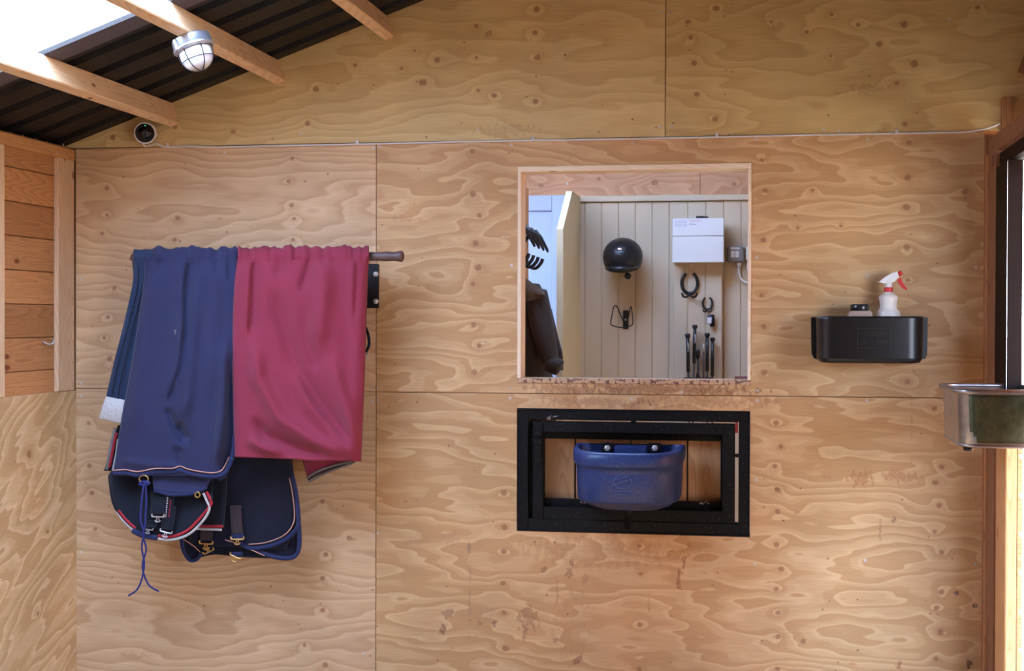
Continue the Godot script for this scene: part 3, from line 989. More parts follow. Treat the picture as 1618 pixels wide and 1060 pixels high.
func roof_sheet(parent: Node3D, a: Vector3, b: Vector3, n: Vector3, z0: float, z1: float) -> void:
	var prof: Array = []
	var z := z0
	while z < z1 - 0.01:
		var q := minf(0.2, z1 - z)
		prof.append_array([Vector2(z, 0.0), Vector2(z + q * 0.12, 0.0), Vector2(z + q * 0.2, 0.028), Vector2(z + q * 0.4, 0.028), Vector2(z + q * 0.48, 0.0)])
		z += 0.2
	prof.append(Vector2(z1, 0.0))
	var st := begin(true)
	st.set_smooth_group(-1)
	for i in prof.size() - 1:
		var p: Vector2 = prof[i]
		var q: Vector2 = prof[i + 1]
		var a0 := a + n * p.y + Vector3(0, 0, p.x)
		var a1 := a + n * q.y + Vector3(0, 0, q.x)
		var b0 := b + n * p.y + Vector3(0, 0, p.x)
		var b1 := b + n * q.y + Vector3(0, 0, q.x)
		var t := n * 0.0015
		quad(st, a0, b0, b1, a1)
		quad(st, a0 + t, a1 + t, b1 + t, b0 + t)
	put(st, "roof_sheet", M.roof, parent)


# ------------------------------------------------------------------ tack room behind the hatch
const TZ := -2.0
func tack_room() -> void:
	var w := thing("wall_tack_room", "far tack room wall of painted vertical boards under plywood", "wall", Vector3.ZERO, "", "structure")
	# painted boards with v joints
	var xj: Array = []
	for u in [924, 950.5, 977, 1003.7, 1030.5, 1057.5, 1086.7, 1115.2, 1143, 1171]: xj.append(at(u, 450, TZ).x)
	xj.insert(0, at(897, 450, TZ).x)
	while xj[-1] < 0.86: xj.append(xj[-1] + 0.0925)
	var ytop := at(1050, 318, TZ).y
	for i in xj.size() - 1:
		var st := begin(true)
		box(st, Vector3((xj[i] + xj[i + 1]) * 0.5, ytop * 0.5 - 0.04, TZ - 0.008), Vector3(xj[i + 1] - xj[i] - 0.0006, ytop + 0.08, 0.016), Basis(), 0.0045)
		put(st, "board", M.wall_paint, w)
	var st := begin(true)
	span(st, Vector3(xj[0], ytop + 0.0005, TZ - 0.016), Vector3(0.87, at(1050, 308.5, TZ).y, TZ + 0.018), 0.003)
	put(st, "cap_rail", M.wall_paint, w)
	# plywood above
	var y0 := at(1050, 308, TZ).y
	var o := {"x": -1.6, "y": 3.1, "w": 2.5, "h": 3.1 - y0, "seed": 301, "blobs": true, "bands": 2.6, "fx": 1.2, "fy": 4.0, "jag": 0.4, "pins": 30, "light": rgb(208, 160, 122), "mid": rgb(201, 151, 113), "dark": rgb(190, 138, 100), "marks": [], "knots": []}
	for k in [[854, 292, 5], [1034, 287, 6], [1160, 290, 4], [946, 281, 3]]:
		var p := at(k[0], k[1], TZ)
		o.knots.append([p.x, p.y, k[2] / 295.0])
	var xseam := at(1106, 290, TZ).x
	st = begin(true)
	st.set_smooth_group(-1)
	sheet_piece(st, o, PackedVector2Array([Vector2(-1.6, y0), Vector2(xseam - 0.0015, y0), Vector2(xseam - 0.0015, roof_y(xseam)), Vector2(-1.6, roof_y(-1.6))]), TZ - 0.02, TZ - 0.004)
	var ply := plywood(o)
	put(st, "plywood_panel", ply, w)
	st = begin(true)
	st.set_smooth_group(-1)
	sheet_piece(st, o, PackedVector2Array([Vector2(xseam + 0.0015, y0), Vector2(0.9, y0), Vector2(0.9, roof_y(0.9)), Vector2(RIDGE_X, roof_y(RIDGE_X)), Vector2(xseam + 0.0015, roof_y(xseam))]), TZ - 0.02, TZ - 0.004)
	put(st, "plywood_panel", ply, w)
	var sp := at(896, 290, TZ)
	st = begin()
	lathe(st, [Vector2(0.0, -0.002), Vector2(0.003, 0.001), Vector2(0.006, 0.001), Vector2(0.007, -0.004)], 10, Transform3D(Basis(Vector3.RIGHT, PI / 2), sp + Vector3(0, 0, -0.004)))
	put(st, "screw", M.zinc, w)
	st = begin(true)
	prism(st, PackedVector2Array([Vector2(-3.06, -0.08), Vector2(0.9, -0.08), Vector2(0.9, roof_y(0.9) + 0.03), Vector2(RIDGE_X, roof_y(RIDGE_X) + 0.03), Vector2(-3.06, roof_y(-3.06) + 0.03)]), TZ - 0.12, TZ - 0.03)
	put(st, "backing", M.board, w)
	# boxed-in pilaster under the consumer unit, three boards wide
	var bx := thing("trim_1", "boxed pilaster of painted boards below the white unit", "trim", Vector3.ZERO, "", "structure")
	var bz := TZ + 0.05
	var pj: Array = []
	for u in [1065, 1086.5, 1114.5, 1141]: pj.append(at(u, 500, bz).x)
	var pt := at(1100, 400, bz).y
	for i in 3:
		st = begin(true)
		span(st, Vector3(pj[i] + 0.0003, 0.0, TZ + 0.001), Vector3(pj[i + 1] - 0.0003, pt, bz), 0.004)
		put(st, "board", M.wall_paint, bx)
	# partition with a raked top, edge on to the hatch
	var p := thing("wall_partition", "cream boarded partition with a raked top edge in the tack room", "partition", Vector3.ZERO, "", "structure")
	var xp := at(917, 400, TZ).x
	var zn := -1.3
	for z in 60:                                       # where the front edge of the partition falls on its line in the picture
		var q := at(890, 450, zn)
		if q.x > xp: break
		zn -= 0.01
	var ya := at(885, 362, zn).y
	var zm := lerpf(zn, TZ, 0.5)
	var yb := at(905, 302, zm).y
	st = begin(true)
	var th := 0.032
	# outline in (z, y) pushed along x
	var tx := Transform3D(Basis(Vector3(0, 0, 1), Vector3(0, 1, 0), Vector3(1, 0, 0)), Vector3.ZERO)
	for i in 6:
		var za := lerpf(zn, TZ + 0.0, i / 6.0)
		var zb := lerpf(zn, TZ + 0.0, (i + 1) / 6.0)
		var top := func(z: float) -> float: return lerpf(ya, yb, clampf((z - zn) / (zm - zn), 0.0, 1.0))
		st = begin(true)
		var pts := [Vector3(0, 0, za - 0.0004), Vector3(0, top.call(za), za - 0.0004), Vector3(0, top.call(zb), zb + 0.0004), Vector3(0, 0, zb + 0.0004)]
		var l: Array = []
		var r: Array = []
		for q in pts:
			l.append(Vector3(xp - th, q.y, q.z))
			r.append(Vector3(xp, q.y, q.z))
		st.set_smooth_group(-1)
		quad(st, r[0], r[3], r[2], r[1])
		quad(st, l[0], l[1], l[2], l[3])
		for k in 4:
			var m := (k + 1) % 4
			quad(st, l[k], r[k], r[m], l[m])
		put(st, "board", M.cream_paint, p)
	# pale door and left wall of the tack room
	var d := thing("door_1", "pale ledged door with blue daylight put into its colour at the back of the tack room", "door", Vector3.ZERO, "", "structure")
	var dy := at(850, 309, TZ).y
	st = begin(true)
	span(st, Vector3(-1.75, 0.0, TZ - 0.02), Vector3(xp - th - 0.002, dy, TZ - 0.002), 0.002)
	put(st, "panel", M.daylit_blue_paint, d)
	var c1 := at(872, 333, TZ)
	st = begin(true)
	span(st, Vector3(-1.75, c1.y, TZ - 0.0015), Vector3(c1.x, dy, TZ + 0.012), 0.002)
	put(st, "top_rail", M.daylit_blue_paint, d)
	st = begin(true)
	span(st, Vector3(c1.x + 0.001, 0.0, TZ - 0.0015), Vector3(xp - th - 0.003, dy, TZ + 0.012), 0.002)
	put(st, "stile", M.daylit_blue_paint, d)
	var lw := thing("wall_tack_left", "plywood tack room side wall carrying the coat hooks", "wall", Vector3.ZERO, "", "structure")
	st = begin(true)
	span(st, Vector3(-1.14, 0.0, -1.3), Vector3(-1.12, 2.14, -0.106), 0.002)
	put(st, "panel", M.back_ply, lw)

	# riding helmet on its wall bracket
	var hc := at(984, 404, TZ + 0.13)
	var hb := thing("helmet_bracket", "small black wall bracket under the riding helmet", "bracket", at(992, 436, TZ))
	st = begin()
	var pb := at(992, 436, TZ)
	tube(st, [pb + Vector3(0, 0, 0), pb + Vector3(0, -0.004, 0.02), pb + Vector3(0, 0.006, 0.05), pb + Vector3(0, 0.03, 0.07)], 0.008, 8)
	put(st, "arm", M.black_steel, hb)
	st = begin()
	lathe(st, [Vector2(0.018, 0.0), Vector2(0.018, 0.005), Vector2(0.014, 0.007)], 14, Transform3D(Basis(Vector3.RIGHT, PI / 2), pb))
	put(st, "plate", M.black_steel, hb)
	var helmet := thing("riding_helmet", "matt black riding helmet hanging on the painted boards", "helmet", hc)
	var hm := worn(rgb(24, 25, 28), rgb(34, 35, 38), 401, 0.38, 4.0, 0.6, 0.8)
	st = begin()
	var rings: Array = []
	var hw := 0.106
	for i in 17:
		var f := i / 16.0
		var ang := f * PI * 0.66
		var rr := sin(ang)
		var yy := cos(ang) * (0.1 if f < 0.75 else 0.1 + (f - 0.75) * 0.06) - 0.004
		var ring: Array = []
		for j in 36:
			var a := -TAU * j / 36.0
			ring.append(hc + Vector3(cos(a) * rr * hw, yy - 0.012 * sin(a) * f, sin(a) * rr * 0.122))
		rings.append(ring)
	rings.reverse()
	loft(st, rings, true, true)
	put(st, "shell", hm, helmet)
	# short rounded peak at the front of the lower rim
	st = begin()
	var band: Array = []
	var thick: Array = []
	for j in 31:
		var a := PI * (j / 30.0)
		band.append(hc + Vector3(-cos(a) * 0.082, -0.062 - 0.014 * sin(a), 0.02 + sin(a) * 0.105))
		thick.append(0.006 + 0.013 * sin(a))
	tube(st, band, thick, 10, true)
	put(st, "peak", hm, helmet)
	st = begin(true)
	box(st, hc + Vector3(0.0, 0.028, 0.108), Vector3(0.042, 0.02, 0.012), Basis(Vector3.RIGHT, -0.3), 0.004)
	var badge := put(st, "vent_badge", M.black_letter, helmet)
	st = begin(true)
	box(st, hc + Vector3(-0.006, 0.03, 0.1145), Vector3(0.02, 0.011, 0.004), Basis(Vector3.RIGHT, -0.3), 0.001)
	put(st, "badge_inlay", plain(rgb(170, 132, 116), 0.3, 0.7), badge)
	# empty wire helmet rack
	var rk := at(989, 505, TZ)
	var rack := thing("wire_helmet_rack", "empty black wire helmet rack below the helmet", "rack", rk)
	st = begin(true)
	box(st, rk + Vector3(0, 0.0, 0.006), Vector3(0.03, 0.1, 0.012), Basis(), 0.005)
	put(st, "plate", M.black_steel, rack)
	st = begin()
	var wp: Array = []
	for q in [[985, 507, 0.014], [980, 497, 0.03], [976, 486, 0.06], [972.5, 482.5, 0.085], [969.5, 486, 0.1], [967, 498, 0.115], [965, 511, 0.13], [970, 515, 0.15], [981, 517, 0.165], [992, 516, 0.16], [999, 513, 0.14], [1000, 506, 0.12], [998.5, 492, 0.1], [997, 484, 0.085], [995, 490, 0.06], [993, 500, 0.03], [991, 507, 0.014]]:
		wp.append(at(q[0], q[1], TZ + q[2]))
	tube(st, curve(wp, 64), 0.0032, 6)
	put(st, "wire", M.black_steel, rack)
	st = begin()
	lathe(st, [Vector2(0.006, 0.0), Vector2(0.005, 0.003), Vector2(0.0, 0.0035)], 10, Transform3D(Basis(Vector3.RIGHT, PI / 2), rk + Vector3(0, 0.0, 0.012)))
	put(st, "screw", M.zinc, rack)

	# consumer unit
	var cu0 := at(1062, 415, TZ + 0.14)
	var cu1 := at(1144, 344, TZ + 0.14)
	var cu := thing("consumer_unit", "white fuse box on the tack room wall with a printed notice", "fuse box", Vector3((cu0.x + cu1.x) * 0.5, cu0.y, TZ + 0.08))
	st = begin(true)
	span(st, Vector3(cu0.x, cu0.y, TZ + 0.052), Vector3(cu1.x, cu1.y, TZ + 0.13), 0.004)
	put(st, "body", M.white_paint, cu)
	var ys := at(1100, 373, TZ + 0.14).y
	st = begin(true)
	span(st, Vector3(cu0.x + 0.001, ys + 0.0015, TZ + 0.1305), Vector3(cu1.x - 0.001, cu1.y - 0.001, TZ + 0.138), 0.002)
	put(st, "upper_cover", M.white_paint, cu)
	st = begin(true)
	span(st, Vector3(cu0.x + 0.001, cu0.y + 0.001, TZ + 0.1305), Vector3(cu1.x - 0.001, ys - 0.0015, TZ + 0.14), 0.002)
	put(st, "lower_cover", M.white_paint, cu)
	var la := at(1064, 361, TZ + 0.1385)
	var lb := at(1121, 346, TZ + 0.1385)
	var im := Image.create(256, 72, false, Image.FORMAT_RGB8)
	im.fill(rgb(226, 224, 228))
	for row in 7:                                      # rows of print too small to read in the photograph
		var xx := 8
		while xx < 96:
			var l := rng.randi_range(3, 10)
			im.fill_rect(Rect2i(xx, 8 + row * 8, mini(l, 98 - xx), 3), rgb(150, 150, 158))
			xx += l + 3
	for b in [[112, 6, 76, 4], [112, 14, 92, 4]]:
		im.fill_rect(Rect2i(b[0], b[1], b[2], b[3]), rgb(206, 158, 152))
	im.fill_rect(Rect2i(112, 30, 44, 4), rgb(160, 160, 166))
	im.fill_rect(Rect2i(112, 40, 52, 4), rgb(160, 160, 166))
	var nm := plain(Color.WHITE, 0.5)
	nm.albedo_texture = ImageTexture.create_from_image(im)
	st = begin(true)
	st.set_smooth_group(-1)
	var zl := TZ + 0.1392
	quad(st, Vector3(la.x, la.y, zl), Vector3(lb.x, la.y, zl), Vector3(lb.x, lb.y, zl), Vector3(la.x, lb.y, zl), Vector2(0, 1), Vector2(1, 1), Vector2(1, 0), Vector2(0, 0))
	span(st, Vector3(la.x, la.y, zl - 0.0008), Vector3(lb.x, lb.y, zl - 0.0002), 0.0)
	put(st, "printed_notice", nm, cu, "pale printed notice")
	var pen := thing("marker_pen", "dark pen lying on top of the white fuse box", "pen", at(1109, 342, TZ + 0.1))
	var p0 := at(1100, 341.5, TZ + 0.1)
	var p1 := at(1119, 341.5, TZ + 0.1)
	var ph := cu1.y + 0.007
	st = begin()
	tube(st, [Vector3(p0.x, ph, p0.z), Vector3(p0.x + 0.04, ph, p0.z)], 0.0068, 8)
	put(st, "cap", M.black_plastic, pen)
	st = begin()
	tube(st, [Vector3(p0.x + 0.0405, ph, p0.z), Vector3(p1.x - 0.01, ph, p1.z), Vector3(p1.x, ph, p1.z)], [0.0058, 0.0058, 0.003], 8)
	put(st, "barrel", plain(rgb(70, 30, 34), 0.5), pen)

	# switch with its conduit
	var s0 := at(1148, 414.5, TZ + 0.05)
	var s1 := at(1175, 388.5, TZ + 0.05)
	var sw := thing("isolator_switch", "grey metal-clad isolator switch beside the white fuse box", "switch", Vector3((s0.x + s1.x) * 0.5, s0.y, TZ + 0.02))
	st = begin(true)
	span(st, Vector3(s0.x, s0.y, TZ + 0.0005), Vector3(s1.x, s1.y, TZ + 0.044), 0.008)
	put(st, "box", plain(rgb(140, 142, 142), 0.5, 0.3), sw)
	for r in [[1154.5, 407, 1160.7, 396.5], [1161.7, 407, 1168, 396.5]]:
		var a := at(r[0], r[1], TZ + 0.046)
		var b := at(r[2], r[3], TZ + 0.046)
		st = begin(true)
		span(st, Vector3(a.x, a.y, TZ + 0.0445), Vector3(b.x, b.y, TZ + 0.05), 0.0015)
		put(st, "rocker", M.white_plastic, sw)
	var a2 := at(1154, 394, TZ + 0.046)
	var b2 := at(1169, 390.5, TZ + 0.046)
	st = begin(true)
	span(st, Vector3(a2.x, a2.y, TZ + 0.0445), Vector3(b2.x, b2.y, TZ + 0.0455), 0.0)
	put(st, "label_plate", M.white_plastic, sw)
	st = begin()
	var sc: Array = []
	for q in [[1168, 415], [1168, 421]]: sc.append(at(q[0], q[1], TZ + 0.022))
	tube(st, sc, 0.0105, 10)
	put(st, "cable_gland", M.white_plastic, sw)
	st = begin()
	var sc2: Array = []
	for q in [[1168, 421], [1167.5, 430], [1170, 439], [1176, 445], [1183, 447.5], [1192, 448]]: sc2.append(at(q[0], q[1], TZ + 0.022))
	tube(st, curve(sc2, 24), 0.0062, 8)
	put(st, "cable", M.white_plastic, sw)
	var so := thing("wall_socket", "white plastic wall socket half hidden by the hatch edge", "socket", at(1190, 426, TZ))
	var q0 := at(1178.6, 411, TZ + 0.03)
	var q1 := at(1206, 389, TZ + 0.03)
	st = begin(true)
	span(st, Vector3(q0.x, q0.y, TZ + 0.0005), Vector3(q1.x, q1.y, TZ + 0.03), 0.003)
	put(st, "back_box", M.white_plastic, so)
	q0 = at(1180, 426, TZ + 0.02)
	st = begin(true)
	span(st, Vector3(q0.x, q0.y, TZ + 0.0005), Vector3(q1.x, at(1180, 411.3, TZ + 0.02).y, TZ + 0.02), 0.003)
	put(st, "lower_box", M.white_plastic, so)

	# horseshoe hooks on the pilaster
	horseshoe(at(1090, 447, bz), 12.6, "large black horseshoe hook under the fuse box")
	var hs := horseshoe(at(1118, 479, bz), 7.6, "small black horseshoe hook holding the key fob")
	var ky := at(1121, 500, bz + 0.03)
	var key := thing("key_fob", "white tag and dark fob hanging from the small horseshoe", "keys", ky)
	st = begin()
	var kr: Array = []
	for j in 13:
		var a := TAU * j / 12.0
		kr.append(at(1121.5, 493, bz + 0.03) + Vector3(cos(a) * 0.009, sin(a) * 0.013, 0))
	tube(st, kr, 0.0012, 5, false)
	put(st, "ring", M.bright_steel, key)
	st = begin(true)
	box(st, at(1121.3, 505, bz + 0.036), Vector3(0.03, 0.044, 0.006), Basis(Vector3.BACK, -0.08), 0.003)
	var tg := put(st, "tag", plain(rgb(58, 64, 104), 0.5), key)
	st = begin(true)
	box(st, at(1120.8, 506, bz + 0.0395), Vector3(0.022, 0.032, 0.0015), Basis(Vector3.BACK, -0.08), 0.0005)
	put(st, "paper_insert", M.white_paint, tg)
	st = begin(true)
	box(st, at(1125.3, 506.5, bz + 0.024), Vector3(0.026, 0.064, 0.014), Basis(Vector3.BACK, 0.05), 0.006)
	put(st, "fob", M.black_plastic, key)

	# riding whips and brushes standing in a holder
	var hy := at(1100, 597, bz + 0.06).y
	var holder := thing("whip_holder", "black metal holder for the riding whips", "holder", at(1105, 598, bz))
	st = begin(true)
	var h0 := at(1080, 598, bz + 0.04)
	var h1 := at(1127, 598, bz + 0.04)
	span(st, Vector3(h0.x, hy - 0.016, bz + 0.0005), Vector3(h1.x, hy, bz + 0.004), 0.001)
	put(st, "back_plate", M.black_steel, holder)
	st = begin()
	tube(st, [Vector3(h0.x, hy - 0.008, bz + 0.004), Vector3(h0.x, hy - 0.008, bz + 0.075), Vector3(h1.x, hy - 0.008, bz + 0.075), Vector3(h1.x, hy - 0.008, bz + 0.004)], 0.004, 6)
	put(st, "rail", M.black_steel, holder)
	var list := [
		[1086.5, 527, 1088.5, 7.0, "riding whip with a flared knob and a pale wrist band"],
		[1098, 513, 1095.5, 6.6, "tallest riding whip with a flared knob in the holder"],
		[1117.5, 526, 1117.5, 6.6, "thick black riding whip right of the thin red-brown stick"],
		[1126, 533, 1125.5, 6.4, "plain black riding whip at the end by the pilaster edge"],
	]
	var n := 0
	for q in list:
		var top := at(q[0], q[1], bz + 0.045)
		var foot := at(q[2], 640, bz + 0.03)
		var wh := thing("riding_whip", q[4], "whip", foot, "whips in the holder")
		var dir := (foot - top).normalized()
		var k: float = q[3] / 295.0 * 0.5
		st = begin()
		tube(st, [top, top + dir * 0.006, top + dir * 0.016, top + dir * 0.024], [k * 0.8, k * 1.35, k * 1.2, k * 0.75], 10)
		put(st, "knob", M.black_plastic, wh)
		st = begin()
		tube(st, [top + dir * 0.0245, top + dir * 0.2, top + dir * 0.205], [k * 0.78, k * 0.86, k * 0.5], 10)
		put(st, "grip", M.black_plastic, wh)
		st = begin()
		tube(st, [top + dir * 0.2055, foot + dir * 0.4], [k * 0.4, k * 0.25], 8)
		put(st, "shaft", M.black_steel, wh)
		if n < 2:
			st = begin()
			tube(st, [top + dir * 0.05 + Vector3(0.002, 0, k), top + dir * 0.075 + Vector3(0.006, 0, k), top + dir * 0.098 + Vector3(0.001, 0, k)], 0.003, 6)
			put(st, "wrist_band", M.white_tape, wh)
		n += 1
	var br := thing("long_brush", "dark round-headed brush standing between the whips", "brush", at(1103, 640, bz + 0.03))
	st = begin()
	var bt := at(1103, 552, bz + 0.045)
	tube(st, [bt, bt - Vector3(0, 0.01, 0), bt - Vector3(0, 0.035, 0), bt - Vector3(0, 0.05, 0)], [0.006, 0.0115, 0.012, 0.006], 10)
	put(st, "head", M.black_steel, br)
	st = begin()
	tube(st, [bt - Vector3(0, 0.0505, 0), bt - Vector3(0, 0.12, 0), bt - Vector3(0, 0.14, 0), bt - Vector3(0, 0.19, 0), bt - Vector3(0, 0.3, 0)], [0.005, 0.006, 0.011, 0.012, 0.008], 10)
	put(st, "handle", M.black_steel, br)
	var sk := thing("riding_stick", "thin red-brown stick with a pale tip among the whips", "stick", at(1111.5, 640, bz + 0.03))
	st = begin()
	tube(st, [at(1111.6, 555.5, bz + 0.05), at(1111.3, 640, bz + 0.05)], 0.0055, 8)
	put(st, "shaft", plain(rgb(70, 40, 32), 0.5), sk)
	st = begin()
	tube(st, [at(1111.8, 544, bz + 0.05), at(1111.6, 555, bz + 0.05)], 0.0048, 8)
	put(st, "tip", M.white_tape, sk)
	# red strip of a shelf end at the right of the hatch
	var fs := thing("red_folder", "dark red folder lying flat behind the hatch sill", "folder", at(1170, 602, TZ + 0.3))
	var f0 := at(1160, 602, TZ + 0.3)
	var f1 := at(1215, 597.6, TZ + 0.3)
	st = begin(true)
	span(st, Vector3(f0.x, f1.y - 0.012, TZ + 0.06), Vector3(f1.x, f1.y, TZ + 0.3), 0.002)
	put(st, "cover", plain(rgb(120, 30, 40), 0.5), fs)
	st = begin(true)
	span(st, Vector3(f0.x - 0.02, f1.y - 0.035, TZ + 0.04), Vector3(0.86, f1.y - 0.0125, TZ + 0.31), 0.002)
	var shelf := thing("shelf_board", "painted shelf under the red folder", "shelf", Vector3(0.3, f1.y - 0.03, TZ + 0.2))
	put(st, "board", M.wall_paint, shelf)

	# coat hooks along the side wall and a waxed coat
	var hr := thing("coat_hook_rail", "black rail with horse-head coat hooks on the tack room side wall", "hook rail", Vector3(-1.11, 1.7, -0.95))
	for i in 4:
		var z := -0.72 - 0.14 * i
		var u0 := at_x(834, 372, -1.06)
		var y := 1.905 - 0.002 * i
		st = begin(true)
		box(st, Vector3(-1.116, y - 0.06, z), Vector3(0.008, 0.15, 0.03), Basis(), 0.002)
		var h := put(st, "hook", M.black_steel, hr)
		st = begin()
		# horse head: neck leaves the plate and the nose points down and out
		tube(st, [Vector3(-1.112, y - 0.03, z), Vector3(-1.085, y + 0.012, z), Vector3(-1.06, y + 0.02, z), Vector3(-1.035, y - 0.01, z), Vector3(-1.005, y - 0.068, z), Vector3(-1.0, y - 0.082, z)], [0.02, 0.024, 0.022, 0.019, 0.016, 0.011], 8, true, 0.45)
		put(st, "horse_head", M.black_steel, h)
		st = begin()
		tube(st, curve([Vector3(-1.112, y - 0.1, z), Vector3(-1.09, y - 0.148, z), Vector3(-1.06, y - 0.158, z), Vector3(-1.035, y - 0.135, z), Vector3(-1.026, y - 0.112, z)], 14), 0.0085, 7)
		put(st, "curl", M.black_steel, h)
	coat()

func horseshoe(c: Vector3, half: float, label: String) -> Node3D:
	var o := thing("horseshoe_hook", label, "hook", c, "horseshoe hooks")
	var s := half / 295.0
	var st := begin()
	var pts: Array = []
	var rad: Array = []
	for j in 25:
		var a := deg_to_rad(lerpf(118.0, 422.0, j / 24.0))
		var f := absf(j - 12.0) / 12.0
		pts.append(c + Vector3(cos(a) * s * (1.0 - 0.1 * f * f), sin(a) * s * 1.32, 0.009))
		rad.append(s * lerpf(0.24, 0.19, f))
	tube(st, pts, rad, 8, true)
	put(st, "shoe", M.black_steel, o)
	for side in [-1, 1]:
		st = begin()
		var b := c + Vector3(0, -s * 1.35, 0.012)
		tube(st, curve([b + Vector3(0, -s * 0.05, 0), b + Vector3(side * s * 0.35, -s * 0.4, s * 0.2), b + Vector3(side * s * 0.75, -s * 0.35, s * 0.6), b + Vector3(side * s * 0.92, s * 0.08, s * 0.8)], 12), s * 0.13, 7)
		put(st, "prong", M.black_steel, o)
	return o

func coat() -> void:
	var z := -0.95
	var o := thing("waxed_coat", "dark brown waxed coat with a tan collar hanging from the hooks", "coat", at(840, 598, z))
	# body: rings down the coat, right edge measured, depth along z
	var edge := [[448, 850], [462, 858], [480, 861], [495, 862], [515, 868], [535, 873], [560, 872], [580, 870], [600, 872], [640, 876], [700, 878]]
	var rings: Array = []
	for q in edge:
		var r := at(q[1], q[0], z + 0.02)
		var l := -1.11
		var ring: Array = []
		for j in 24:
			var a := -TAU * j / 24.0
			var wob := 1.0 + 0.1 * sin(a * 5.0 + q[0] * 0.03)
			ring.append(Vector3(lerpf(l, r.x, 0.5) + cos(a) * (r.x - l) * 0.5 * (1.0 if cos(a) > 0 else 1.0), r.y, z + sin(a) * 0.16 * wob))
		rings.append(ring)
	rings.reverse()
	var st := begin()
	loft(st, rings, true, true)
	put(st, "body", M.coat, o)
	# sleeve in front of the body, bent at the elbow, with a turned cuff
	st = begin()
	var sp := [at(848, 462, z + 0.14), at(854, 500, z + 0.17), at(861, 535, z + 0.2), at(868, 565, z + 0.21), at(876, 578, z + 0.22)]
	tube(st, curve(sp, 16), curve([0.05, 0.055, 0.05, 0.042, 0.036], 16), 16)
	put(st, "sleeve", M.coat, o)
	st = begin()
	var cp := [at(866, 572, z + 0.215), at(874, 577, z + 0.22), at(882, 580, z + 0.22), at(886, 582, z + 0.22)]
	tube(st, curve(cp, 8), [0.034, 0.04, 0.041, 0.041, 0.04, 0.04, 0.039, 0.037, 0.03], 16)
	put(st, "cuff", M.coat, o)
	st = begin()
	var rs := [at(862, 490, z + 0.0), at(872, 530, z + 0.0), at(878, 548, z + 0.02), at(882, 562, z + 0.03), at(884, 585, z + 0.03)]
	tube(st, curve(rs, 14), curve([0.03, 0.028, 0.024, 0.022, 0.018], 14), 14)
	put(st, "sleeve", M.coat, o)
	# collar: a folded band round the neck
	st = begin()
	var g: Array = []
	for i in 9:
		var t := i / 8.0
		var row: Array = []
		for j in 15:
			var s := j / 14.0
			var p: Vector2 = Vector2(826, 436).lerp(Vector2(861, 461), s)
			var q: Vector2 = Vector2(826, 478).lerp(Vector2(858, 470), s)
			var m := p.lerp(q, t)
			row.append(at(m.x, m.y, z + 0.19 + 0.04 * sin(t * PI * 0.8) + 0.012 * sin(s * 7.0)))
		g.append(row)
	sheet(st, g, 0.012)
	put(st, "collar", M.coat_collar, o)
	st = begin()
	tube(st, curve([at(872, 528, z + 0.05), at(876, 524, z + 0.05), at(876.5, 519.5, z + 0.05), at(873, 519.5, z + 0.05), at(873, 524, z + 0.05)], 14), 0.002, 5)
	put(st, "hanging_loop", M.black_navy, o)


# ------------------------------------------------------------------ swing-out feeder
func bar_frame(parent: Node3D, called: String, m: Material, a: Vector3, b: Vector3, wl: float, wt: float, wr: float, wb: float, z0: float, z1: float) -> void:
	# a: lower left corner, b: upper right corner; four bars
	for r in [[a.x, a.y, a.x + wl, b.y], [b.x - wr, a.y, b.x, b.y], [a.x + wl, b.y - wt, b.x - wr, b.y], [a.x + wl, a.y, b.x - wr, a.y + wb]]:
		var st := begin(true)
		span(st, Vector3(r[0], r[1], z0), Vector3(r[2], r[3], z1), 0.003)
		put(st, called, m, parent)

